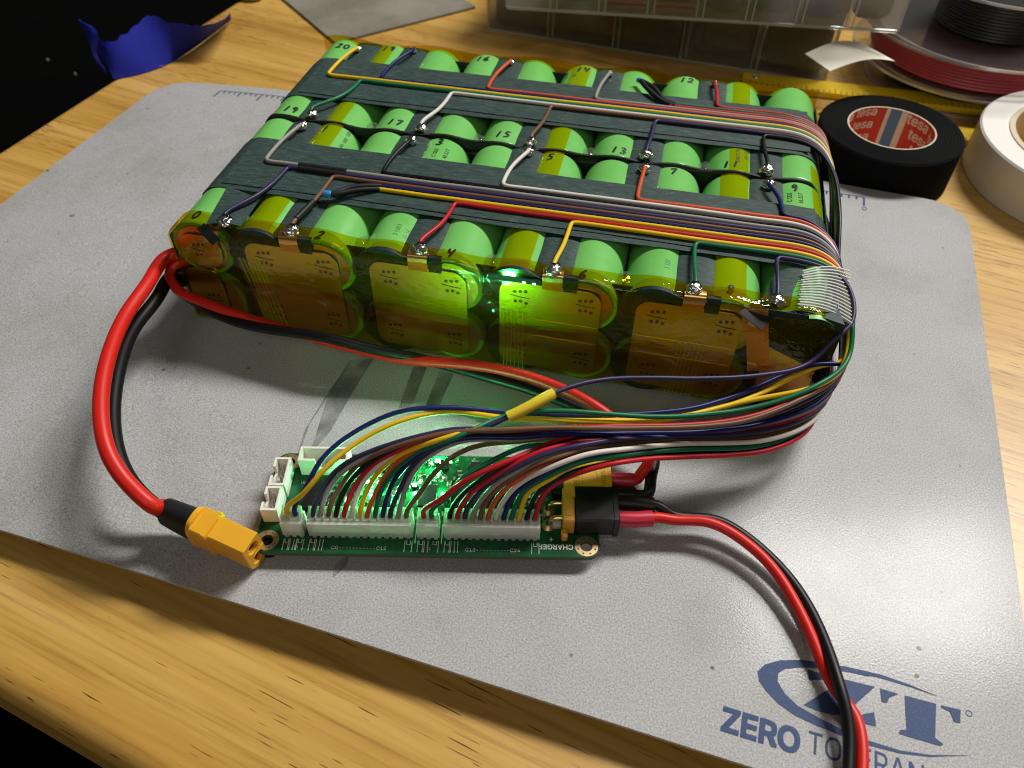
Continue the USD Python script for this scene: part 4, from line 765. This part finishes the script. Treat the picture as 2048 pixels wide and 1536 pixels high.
laneA = ["C10","C8","C6","C4","T1y","T1b","C2","C0","C1","C3","C5","C7","C9"]          # from the near side of the strip to the far side
laneB = ["C11","C13","C15","C17","C19","C20","C18","C16","C14","T2r","T2g","C12"]
yA = {n: 22.0 + 1.95*k for k, n in enumerate(laneA)}; yB = {n: 97.0 + 1.62*k for k, n in enumerate(laneB)}
rankA = ["T1b","T1y","C8","C6","C4","C2","C0","C1","C3","C5","C7","C9","X1","X2"]
LZ = TOPZ + 0.95 + RW*0.9
def stations(first, last, t, rank_t, jit, z_up, layer=0):
    out = []
    for k, (p, q) in enumerate(zip(first, last)):
        w = np.clip((k - 2.0)/3.0, 0, 1); tt = t*(1-w) + rank_t*w
        u, v, z = [p[i] + (q[i] - p[i])*tt for i in range(3)]
        out.append((u + jit.uniform(-3, 3), v + jit.uniform(-1.6, 1.6)*(k > 2), z + z_up*w + layer*1.5*np.clip((k - 1)/3, 0, 1)*(0.6 if k == len(first) - 1 else 1) + jit.uniform(-0.3, 0.3)*(k > 1)))
    return PX(out)
def side_A(k, y, n=13):
    """from the bundle up the right end of the pack to the lane at depth y"""
    f = k/(n - 1)
    return [np.array([218.9 + 0.5*(k % 2), -5 + 2*f, 33.5 - 8*f]), np.array([219.0 + 0.5*(k % 2), 4 + 5*f, 38.5 - 9*f]), np.array([217.6 + 0.35*(k % 2), 9 + y*0.32, 41.8 - 5.0*f]), np.array([213.6, y*0.78 + 2.2, 43.4 - 0.8*f]), np.array([206.5 - 1.5*f, y - 0.9, LZ - .1]), np.array([196 - 3*f, y, LZ])]
def side_B(k, y, n=12):
    f = k/(n - 1)
    return [np.array([219.2, 6 + 4*f, 18 - 9*f]), np.array([219.6, 30 + 6*f, 27 - 8*f]), np.array([218.9 + .3*(k % 2), 60 + 4*f, 38 - 8*f]), np.array([217.6 + .3*(k % 2), y*0.82, 41.4 - 3.2*f]), np.array([212.5, y - 5.5 + 2*f, 43.3 - .6*f]), np.array([205 - 2*f, y - 1.0, LZ - .1]), np.array([195 - 2*f, y, LZ])]
def lane(y, x0, x1, jit, s):
    n = max(2, int(abs(x0 - x1)/30)); return [np.array([x, y + jit.uniform(-.12, .12), LZ + jit.uniform(-0.06, 0.06)]) for x in np.linspace(x0, x1, n)]
def up_to(J, y, x_bend, sgn):
    """bend out of the lane and run to the solder joint; rounded corner"""
    return [np.array([x_bend + 2.2, y, LZ]), np.array([x_bend + 0.5, y + sgn*0.6, LZ + .1]), np.array([x_bend - 0.1, y + sgn*2.6, LZ])]
def wire(nm, col, pin, mid, sideL, y, J, harness, x_off=-1.0, heat=None):
    jit = random.Random(hash_(nm)); p0 = pin + np.array([0, 0, -2.6]); pts = [p0, pin + np.array([0, 0, 0.6]), pin + EX*0.5 + EY*0.8 + np.array([0, 0, 3.0])] + mid + sideL
    if J is not None:
        sgn = 1 if J[1] > y else -1; xb = J[0] + x_off; sideL_ = [p for p in sideL if p[0] > xb + 5]
        pts = pts[:len(pts) - len(sideL)] + sideL_; sideL = sideL_; x0 = sideL[-1][0] - 12
        if x0 > xb + 8: pts += lane(y, x0, xb + 6, jit, sgn)
        pts += [np.array([xb + 2.0, y, LZ]), np.array([xb + 0.45, y + sgn*0.5, LZ + .05]), np.array([xb, y + sgn*2.2, LZ])]
        d = J - np.array([xb, y, 0]); 
        pts += [np.array([xb + (J[0] - xb)*0.35, y + (J[1] - y)*0.55, LZ + 0.3]), np.array([J[0] - 0.1*x_off, J[1] - sgn*1.8, J[2] + 1.3]), np.array([J[0], J[1] - sgn*0.2, J[2] + 0.8])]
    S = uneven(smooth_path(pts, 1.1), hash_(nm)); obj("wire", tube(S, RW, 9), WIRE[col], HP[harness], smooth=60, label=None)
    return S
def uneven(S, seed, a=0.35):
    t = np.arange(len(S))*0.06; n = np.c_[[meshkit.fbm(np.c_[t + 7, np.full(len(t), 3.0 + k), np.full(len(t), 5.0)], 2, seed + k) - 0.5 for k in range(3)]].T
    w = np.minimum(1, np.minimum(np.arange(len(S)), np.arange(len(S))[::-1])/12)[:, None]; n[:, 2] *= 0.6
    free = np.where((S[:, 2:3] > TOPZ - .5), 0.30, 1.0)
    return S + n*a*2*w*free
def hash_(s): return sum(ord(c)*(i + 3) for i, c in enumerate(s)) + 11
xoff = {"C0": 7.5, "C2": 2.0, "C4": 4.5, "C6": 1.5, "C8": -1.0, "C10": -0.2, "C1": -2.5, "C3": -3.0, "C5": -4.0, "C7": -0.5, "C9": 4.0, "C19": 9.0, "C17": 4.0, "C15": 2.5, "C13": 1.0, "C11": -1.2, "C20": -3.0, "C18": -5.0, "C16": -3.5, "C14": -2.5, "C12": 1.5}
for i in range(13):
    nm = f"C{i}" if i < 11 else ("X1" if i == 11 else "X2"); t = min(1, i/11); rt = rankA.index(nm)/(len(rankA) - 1) if nm in rankA else 0.1
    jit = random.Random(hash_("A" + nm)); zu = 3.5*(1 - rt)
    mid = stations(A_first, A_last, t, rt*1.02, jit, zu, {"C8": 3, "C6": 3, "C4": 2, "C2": 3, "C0": 2, "C1": 0, "C3": 1, "C5": 0, "C7": 1, "C9": 2, "X1": 0}.get(nm, 1))
    if nm == "X2": mid = PX([(838,986,18),(860,955,22),(895,920,25),(947,895,27),(1032,884,26),(1100,876,26),(1300,869,22),(1500,857,19),(1652,799,19)])
    if nm == "C8": mid[4:8] = PX([(1000,834,33),(1100,822,34),(1300,833,31),(1500,815,29)])
    if nm == "C6": mid[4:8] = PX([(1000,842,32),(1100,838,32),(1300,843,29),(1500,800,28)])
    if nm == "C10": mid[4:] = PX([(1012,836,34),(1062,811,36),(1108,787,37),(1230,758,36),(1400,756,34),(1545,748,32),(1625,722,31)])
    if nm in yA:
        k = laneA.index(nm); y = yA[nm]; sd = side_A(k, y)
        if nm == "C10": mid = mid[:-1] + PX([(1625,722,32),(1665,682,36)]); sd = sd[1:]
        S = wire(nm, colA[i], PLUG["A"][i], mid, sd, y, JOINT[nm], "A", xoff[nm])
        if nm == "C10":
            c = [j for j, p in enumerate(S) if 0 < (p - PX([(1012,836,34)])[0]) @ np.array([1, 0.2, 0])]
            a_h = PX([(1012,836,34),(1108,787,37)]); d2 = [np.argmin(np.linalg.norm(S - q, axis=1)) for q in a_h]; lo_, hi_ = sorted(d2)
            obj("yellow_sleeve", tube(S[lo_:hi_+1], 1.55, 14), YELLOW_SHRINK, HP["A"], smooth=50)
        if nm in ("C1", "C0"):
            j0 = np.argmin(np.linalg.norm(S - np.array([41.0 if nm == "C1" else 41.0, y, LZ]), axis=1)); obj("black_sleeve", tube(S[j0-8:j0+9], 1.05, 12), SHRINK, HP["A"], smooth=50)
        if nm == "C2":
            j0 = np.argmin(np.linalg.norm(S - np.array([JOINT["C2"][0] + 1.2, 12.0, LZ]), axis=1)); obj("black_sleeve", tube(S[max(0, j0-5):j0+6], 1.05, 12), SHRINK, HP["A"], smooth=50)
    else:
        k = 11 + (i - 11); wire(nm, colA[i], PLUG["A"][i], mid, [np.array([218.5, 10, 22 - 3*(i-11)]), np.array([218.6, 40, 26]), np.array([217.8, 66, 30]), np.array([214.5, 71, 34])], 0, None, "A")
nameB = ["C11","C12","C13","C14","C15","C16","C17","C18","C19","C20","Y1","Y2"]
for i in range(12):
    nm = nameB[i]; t = i/11; jit = random.Random(hash_("B" + nm)); mid = stations(B_first, B_last, t, t, jit, 0, (1, 2, 3, 0, 1, 0, 3, 1, 2, 0, 1, 3)[i])
    if nm in yB:
        k = laneB.index(nm); y = yB[nm]; wire(nm, colB[i], PLUG["B"][i], mid, side_B(k, y), y, JOINT[nm], "B", xoff[nm])
    else: wire(nm, colB[i], PLUG["B"][i], mid, [np.array([218.9, 12, 9 - 2*(i-10)]), np.array([218.8, 44, 14]), np.array([218.0, 68, 22]), np.array([214.5, 71.5, 28])], 0, None, "B")
def sensor(nm, cols, mids, lanes, yl, tip, side, kk, harness, start_x):
    ends = []
    for j in range(2):
        jit = random.Random(hash_(harness + str(j))); y = yl[j]; pin = PLUG[harness][j]; sd = side(kk[j], y)
        pts = [pin - np.array([0, 0, 2.6]), pin + np.array([0, 0, .6]), pin + EY*0.6 + np.array([0, 0, 3.0])] + PX(mids[j]) + sd + lane(y, sd[-1][0] - 12, start_x, jit, 1)
        S0 = uneven(smooth_path(pts, 1.1), hash_(harness + str(j))); obj("wire", tube(S0, RW, 9), WIRE[cols[j]], HP[harness], smooth=60); ends.append(S0[-1])
    return ends
T1b = [(612,975,20),(645,918,26),(705,866,30),(800,823,34),(900,815,34),(1005,824,32),(1300,826,29),(1500,780,28),(1640,728,30)]; T1y = [(603,990,20),(652,935,26),(722,880,30),(800,842,33),(900,823,33),(1000,834,32),(1300,838,28),(1500,796,27),(1648,732,29)]
e = sensor("T1", ("yellow", "blue"), (T1y, T1b), None, (yA["T1y"], yA["T1b"]), None, side_A, (4, 5), "T1", 63.0)
tip = at(658, 388, LZ + 1.2)
for j in range(2):
    off = 1.3 if j else -1.3
    S = smooth_path([e[j] + (1.0, 0, 0), e[j]*.72 + tip*.28 + np.array([0, off*0.3, 0.5]), e[j]*.4 + tip*.6 + np.array([0, off*0.6, 0.5]), tip + np.array([2.0, 0.6 + off*0.35, 0.1]), tip], 0.8); obj("sensor_sleeve", tube(S, 0.85, 10), SHRINK, HP["T1"], smooth=60)
obj("sensor_bead", tube(np.array([tip + (0.9, 0.15, 0), tip + (0.3, 0, 0), tip + (-1.6, -.3, -.1), tip + (-2.0, -.4, -.1)]), [0.9, 1.25, 1.25, 0.8], 12), BLUE_HEAD, HP["T1"], smooth=50)
T2r = [(874,1003,19),(916,972,24),(975,938,28),(1046,908,29),(1120,880,28),(1200,866,27),(1350,856,24),(1500,842,22),(1650,780,25)]; T2g = [(890,998,18),(922,962,23),(962,934,26),(1014,908,27),(1060,894,27),(1150,892,25),(1300,888,20),(1500,884,15),(1632,830,14)]
e = sensor("T2", ("red", "green"), (T2r, T2g), None, (yB["T2r"], yB["T2g"]), None, side_B, (9, 10), "T2", at(1340, 208, LZ)[0])
tip = at(1281, 161, ZT + CR + 2.6)
for j in range(2):
    off = 1.2 if j else -1.2
    S = smooth_path([e[j] + (2.0, 0, 0), e[j] + (-2.5, 2.0, .3), e[j]*0.45 + tip*0.55 + np.array([off*0.9 - .6, off*0.4, 0.5]), tip], 0.8); obj("sensor_sleeve", tube(S, 0.95, 10), SHRINK, HP["T2"], smooth=60)
obj("sensor_bead", tube(np.array([tip + (.7, -.5, 0), tip + (.2, 0, 0), tip + (-1.2, .8, -.3), tip + (-1.5, 1.0, -.4)]), [0.8, 1.1, 1.0, 0.5], 12), BLUE_HEAD, HP["T2"], smooth=50)

# ------------------------------------------------------------------ things round the mat
def place_mesh(m, o, ang=0.0):
    c, s = math.cos(ang), math.sin(ang); return xf(m, [[c, s, 0], [-s, c, 0], [0, 0, 1]], o)
# blue tape stuck over the desk's left edge
bt = thing("blue_tape", at(330, 110, DZ), "torn piece of blue masking tape stuck on the left edge of the desk", "tape")
bot = np.array(PX([(228,158,DZ+.6),(270,150,DZ+.6),(335,128,DZ+.6),(400,88,DZ+.8),(462,40,DZ+.9)])); top = np.array(PX([(168,50,13),(196,77,9),(250,71,9),(288,36,14),(330,42,12),(385,52,9),(438,44,10),(461,25,5)]))
cb, ct = CubicSpline(np.linspace(0, 1, 5), bot), CubicSpline([0, .1, .27, .4, .53, .73, .9, 1], top)
cm1 = PX([(196,104,5)])[0]
def tapefn(u, v):
    p = (1-v)*cb(u) + v*ct(u); p = p + np.array([0, 0, 1.2*math.sin(math.pi*v)*math.sin(7*u)])
    if v > .85: p = p + (ct(u) - cb(u))*(0.03*math.sin(31*u) + 0.025*math.sin(77*u + 1) + 0.03*(int(u*40) % 3 == 0))
    return p
obj("tape_strip", sheet(tapefn, 46, 14, 0.15), BLUE_TAPE, bt, smooth=60)
S = [at(162,42,14), at(172,48,18), at(192,60,19), at(196,82,14), at(194,108,7), at(210,138,0)]; S2 = [at(158,46,12), at(166,58,14), at(176,76,14), at(182,96,11), at(190,118,5), at(212,146,-2)]
S, S2 = np.array(S), np.array(S2); c1, c2 = CubicSpline(np.linspace(0,1,6), S), CubicSpline(np.linspace(0,1,6), S2)
obj("curled_corner", sheet(lambda u, v: (1-v)*c1(u) + v*c2(u) + np.array([0, 0, 1.5*math.sin(math.pi*v)]), 20, 6, 0.15), BLUE_TAPE, bt, smooth=60)
q = PX([(232,156,DZ+.9),(252,120,DZ+3.5),(312,129,DZ+2.2),(330,131,DZ+.9)]); q = [np.array(p) for p in q]
obj("folded_flap", sheet(lambda u, v: (1-u)*(1-v)*q[0] + (1-u)*v*q[1] + u*v*q[2] + u*(1-v)*q[3], 8, 6, 0.12), BLUE_BACK, bt, smooth=60)
# grey abrasive sheet
c0 = at(670, 86, DZ + 1.0)[:2]; d1 = at(565, -1, DZ + 1)[:2] - c0; d2 = at(945, 16, DZ + 1)[:2] - c0; ang = math.atan2(d2[1], d2[0])
obj("metal_sheet", place_mesh(xf(slab(98, 120, 0, 1.6, 0.8, 0.3), None, (49, 60, 0)), (c0[0], c0[1], DZ + 0.02), ang), ABRASIVE, label="worn grey sheet with sharp corner lying behind the pack", cat="sheet", smooth=30)
# small shiny thing at the far desk edge
p = at(490, 2, DZ); mk = thing("metal_clip", (p[0], p[1], DZ), "small shiny metal clip at the far left desk edge, cut by the frame", "clip")
obj("clip_body", blob((p[0] + 2, p[1] + 3, DZ + 2.6), (9, 5, 2.6), 4, 0.2), CHROME, mk); obj("clip_lever", tube(smooth_path([(p[0] - 6, p[1] + 3, DZ + 3), (p[0], p[1] + 6, DZ + 6), (p[0] + 8, p[1] + 6, DZ + 5)], 1), 1.0, 10), CHROME, mk)
# black block beyond the left edge with two pale specks, kind unknown
SPECK_GREY = mat("speck_grey", (0.10, 0.10, 0.10), 0.5)
blk_path = thing("black_block", (-260, 330, -750), "black block standing in the dark beyond the left desk edge", "block")
obj("block_body", box12(-620, -215, 60, 900, -750, 120), BLOCKM, blk_path, smooth=False)
for u, v in ((95, 120), (150, 148)):
    r = CAM_R.T @ np.array([(u - 1024)/CAM_F, (v - 768)/CAM_F, 1]); t = (-215 - CAM_C[0])/r[0]; s = CAM_C + r*t
    obj("pale_speck", xf(lathe([(0.01, 0), (1.2, 0), (1.0, 0.6), (0.01, 0.8)], 14), [[0, 1, 0], [0, 0, 1], [1, 0, 0]], s), SPECK_GREY, blk_path)
# clear organiser boxes
EDGE_LIT = film("lit_plastic_edge", (0.85, 0.84, 0.80), 1.0, 0.15, (0.72, 0.70, 0.64), 0.30, base=0.12)  # paler than the walls, edge highlights put into the colour
def organiser(name, label, o, ang, L, D, H, ncol, fill, latch):
    t = thing(name, (o[0], o[1], o[2]), label, "organiser box", "clear organiser boxes stacked behind the pack")
    th = 1.4; P = lambda m: place_mesh(m, o, ang)
    obj("tray_bottom", P(bx(1, L - 1, 1, D - 1, 0, th, 2, .4)), BOXP, t); obj("front_wall", P(bx(0, L, 0, th, 0.2, H, .6, .4)), BOXP, t); obj("back_wall", P(bx(0, L, D - th, D, 0.2, H, .6, .4)), BOXP, t)
    obj("end_wall", P(bx(0, th, th + .1, D - th - .1, .2, H, .6, .4)), BOXP, t); obj("end_wall", P(bx(L - th, L, th + .1, D - th - .1, .2, H, .6, .4)), BOXP, t); obj("lid", P(xf(slab(L + 3, D + 3, H + .05, H + 2.2, 4, .6), None, (L/2, D/2, 0))), BOXP, t)
    for k in range(1, ncol): obj("divider", P(bx(L*k/ncol - .6, L*k/ncol + .6, th + .1, D - th - .1, th, H - 2, .3, .2)), BOXP, t)
    for k in range(1, ncol):
        for s in (-1.6, 1.6): obj("slot_rib", P(bx(L*k/ncol + s - .4, L*k/ncol + s + .4, -.5, .02, 1.0, H - 3, .2, .1)), EDGE_LIT, t)
    obj("bottom_edge_highlight", P(tube(np.array([(1.0, -.1, .6), (L/2, -.1, .6), (L - 1.0, -.1, .6)]), 0.9, 8)), EDGE_LIT, t); obj("top_edge_highlight", P(tube(np.array([(1.0, -.9, H + .4), (L/2, -.9, H + .4), (L - 1.0, -.9, H + .4)]), 0.8, 8)), EDGE_LIT, t)
    for x in (.6, L - .6): obj("corner_edge_highlight", P(tube(np.array([(x, -.1, 1.0), (x, -.1, H/2), (x, -.1, H - .5)]), 0.8, 8)), EDGE_LIT, t)
    for k, m in fill.items():
        x0, x1 = L*k/ncol + 2, L*(k + 1)/ncol - 2
        if m is RED_BITS:
            for j in range(6): obj("stored_strip", P(bx(x0, x1, 3.0, 60, 2 + j*3.0, 3.6 + j*3.0, .4, .2)), m, t)
        else: obj("stored_bag", P(bx(x0 + .5, x1 - .5, 4 + 3*(k % 2), 70, 2, H*(0.62 + 0.1*(k % 3)), 5, 3)), m, t)
    for x in latch:
        c = obj("latch", P(bx(x - 13, x + 13, -2.6, -.6, H*0.30, H - 1, 2.0, .7)), BOXP, t); obj("latch_bar", P(bx(x - 8, x + 8, -3.4, -2.65, H*0.34, H*0.5, .6, .3)), BOXP, c)
    return t
o1 = at(975, 60, DZ); o2 = at(1640, 166, DZ); an1 = math.atan2(o2[1] - o1[1], o2[0] - o1[0])
organiser("organiser_box", "clear plastic organiser box standing on the desk, lower of two", (o1[0], o1[1], DZ + .05), an1, 200, 120, 38, 5, {0: BITS, 1: RUST, 2: BITS, 3: BITS, 4: BITS}, (142,))
u1 = at(1012, 6, 40); u2 = at(1800, 54, 40); an2 = math.atan2(u2[1] - u1[1], u2[0] - u1[0])
organiser("organiser_box", "clear plastic organiser box with red strips, stacked on the lower box", (u1[0], u1[1], 37.2), an2, np.linalg.norm(u2 - u1), 120, 36, 8, {2: RED_BITS, 3: RED_BITS, 1: BITS, 4: BITS, 5: BITS, 6: BITS, 7: BITS}, ())
# wire spools stacked at the right
def spool(label, c, z, R, hgt, wind, r2, tilt=0.0, tdir=0.0):
    t = thing("wire_spool", (c[0], c[1], z), label, "wire spool", "wire spools stacked at the right")
    A = trimesh.transformations.rotation_matrix(tilt, [math.cos(tdir), math.sin(tdir), 0])[:3, :3].T
    P = lambda m: xf(xf(m, A), None, (c[0], c[1], z))
    for zz in (0, hgt - 1.6): obj("flange", P(lathe([(8, zz), (R - .6, zz), (R, zz + .5), (R, zz + 1.1), (R - .6, zz + 1.6), (8, zz + 1.6)], 96, True)), CLEARP, t); obj("lit_flange_rim", P(lathe([(R - .1, zz + .1), (R + .7, zz + .3), (R + .7, zz + 1.3), (R - .1, zz + 1.5)], 96, True)), RIM_LIT, t)
    prof = [(10, 1.7)]; nl = max(3, int((hgt - 3.4)/1.5))
    for k in range(nl):
        z0 = 1.7 + (hgt - 3.4)*k/nl; d = (hgt - 3.4)/nl
        for f in (0.1, .3, .5, .7, .9): prof.append((r2 + 0.7*math.sin(math.pi*f), z0 + d*f))
    prof += [(10, hgt - 1.7)]
    obj("winding", P(lathe(prof, 80, True)), wind, t, smooth=50); obj("hub", P(lathe([(6, 0.2), (9, 0.2), (9, hgt - .2), (6, hgt - .2)], 40, True)), BLACK_NYLON, t)
SC = (311.0, 288.0)
spool("clear wire spool with dark winding at the bottom of the spool stack", SC, DZ + .1, 49, 13, BLACK_WIND, 36)
spool("clear wire spool wound with red wire in the middle of the spool stack", (SC[0] + 3, SC[1] + 4), DZ + 13.4, 62, 18, RED_WIND, 53)
spool("clear wire spool wound with black wire on top of the spool stack", (SC[0] + 4, SC[1] - 6), DZ + 32, 57, 30, BLACK_WIND, 28)
# white paper tag sticking out of the stack
q = [np.array(p) for p in PX([(1610,108,30),(1660,143,29),(1790,123,27),(1722,86,27)])]
obj("paper_tag", sheet(lambda u, v: (1-u)*(1-v)*q[0] + (1-u)*v*q[1] + u*v*q[2] + u*(1-v)*q[3] + np.array([0, 0, 3.0*math.sin(math.pi*u)]), 14, 6, 0.2), PAPERW, label="white paper tag sticking out of the spool stack above the black tape", cat="paper tag", smooth=60)
# two yellow rules
r0, r1 = at(1560, 182, DZ + 3), at(1965, 228, DZ + 3); an = math.atan2(r1[1] - r0[1], r1[0] - r0[0]); LR = np.linalg.norm(r1 - r0)
def rule(o, label, L):
    t = thing("folding_rule", o, label, "ruler", "yellow folding rules behind the pack"); obj("rule_blade", place_mesh(bx(0, L, 0, 14, 0, 3.2, 1, .3), o, an), RULE, t)
    ms = [box12(x, x + .35, 0.1, 3.0 if k % 5 else 5.5, 3.2, 3.25) for k, x in enumerate(np.arange(4, L - 3, 3.0))]; obj("scale_print", place_mesh(cat_(ms), o, an), BLACK_INK, t, smooth=False)
    for x in (7, L - 7): obj("rivet", place_mesh(xf(lathe([(0.01, 0), (2.2, 0), (1.8, .5), (.01, .6)], 14), None, (x, 9.5, 3.2)), o, an), CHROME, t)
rule((r0[0] - 20, r0[1] + 4, DZ + .05), "yellow folding rule lying behind the pack, partly under the spools", LR + 50)
p = at(1640, 232, DZ + 3); rule((p[0] - 6, p[1] - 8, DZ + .05), "yellow folding rule nearer the black tape roll", 120)
# black cloth tape roll
tc, TR, TT = np.array([257.0, 176.0]), 32.0, 14.0
bt_ = thing("black_tape_roll", (tc[0], tc[1], DZ), "roll of black cloth tape with a red and blue printed core behind the mat", "tape roll")
prof = [(19.6, .3), (TR - .6, .0), (TR, .6), (TR, TT - 1.0 - DZ), (TR - .8, TT - .2 - DZ)] + [(r, TT - DZ + .14*((k % 2)*2 - 1)) for k, r in enumerate(np.linspace(TR - 1.4, 20.4, 16))] + [(19.6, TT - .2 - DZ)]
obj("tape_winding", xf(lathe(prof, 90, True), None, (*tc, DZ)), TAPE_BLACK, bt_, smooth=35)
core = obj("core", xf(lathe([(18.9, .2), (19.55, .2), (19.55, TT - DZ - .1), (18.9, TT - DZ - .1)], 72, True), None, (*tc, DZ)), CARD, bt_, smooth=35)
def inner(a0, a1, m, dr=0.05, z0=.3, z1=TT - DZ - .3):
    R = 18.9 - dr
    obj("core_band", sheet(lambda u, v: (tc[0] + R*math.cos(math.radians(a0 + (a1-a0)*u)), tc[1] + R*math.sin(math.radians(a0 + (a1-a0)*u)), DZ + z0 + (z1-z0)*v), 24, 3), m, core, smooth=60)
VD = 75.0                                                        # direction of the far inner wall
inner(VD + 14, VD + 120, TRED); inner(VD - 120, VD - 16, TRED); inner(VD + 8.5, VD + 14, TWHITE); inner(VD - 7, VD + 8.5, TBLUE); inner(VD - 16, VD - 7, TWHITE)
def core_text(s, a0, zb, h):
    t = finer(text(s, h, 0.05, True), 1.2); R = 18.75; v = t.vertices; an_ = np.radians(a0) - v[:, 0]/R
    obj("core_lettering", trimesh.Trimesh(np.c_[tc[0] + (R - v[:, 2])*np.cos(an_), tc[1] + (R - v[:, 2])*np.sin(an_), DZ + zb + v[:, 1]], t.faces, process=False), TWHITE, core, smooth=False)
for zb in (18.0, 11.5, 5.0): core_text("tesa", VD - 16 - (18 - zb)*1.5, zb, 4.7); core_text("tesa", VD - 62, zb - 2, 4.4); core_text("tesa", VD + 62, zb + 1, 4.2); core_text("tesa", VD + 105, zb + 1, 4.2)
# white tape roll at the right edge of the frame
wc, WR = np.array([352.6, 187.0]), 53.5
wt = thing("white_tape_roll", (wc[0], wc[1], DZ), "roll of white tape cut by the right edge of the photo", "tape roll")
WH = 12
obj("tape_winding", xf(lathe([(41, .3), (WR - .5, 0), (WR, .5), (WR, WH - .8 - DZ), (WR - .8, WH - DZ)] + [(r, WH - DZ + .05*((k % 2)*2 - 1)) for k, r in enumerate(np.linspace(WR - 1.6, 41.8, 9))] + [(41, WH - .3 - DZ)], 96, True), None, (*wc, DZ)), TAPE_WHITE, wt, smooth=35)
obj("core", xf(lathe([(38.5, .2), (40.95, .2), (40.95, WH - DZ + .3), (38.5, WH - DZ + .3)], 72, True), None, (*wc, DZ)), CARD, wt, smooth=35)
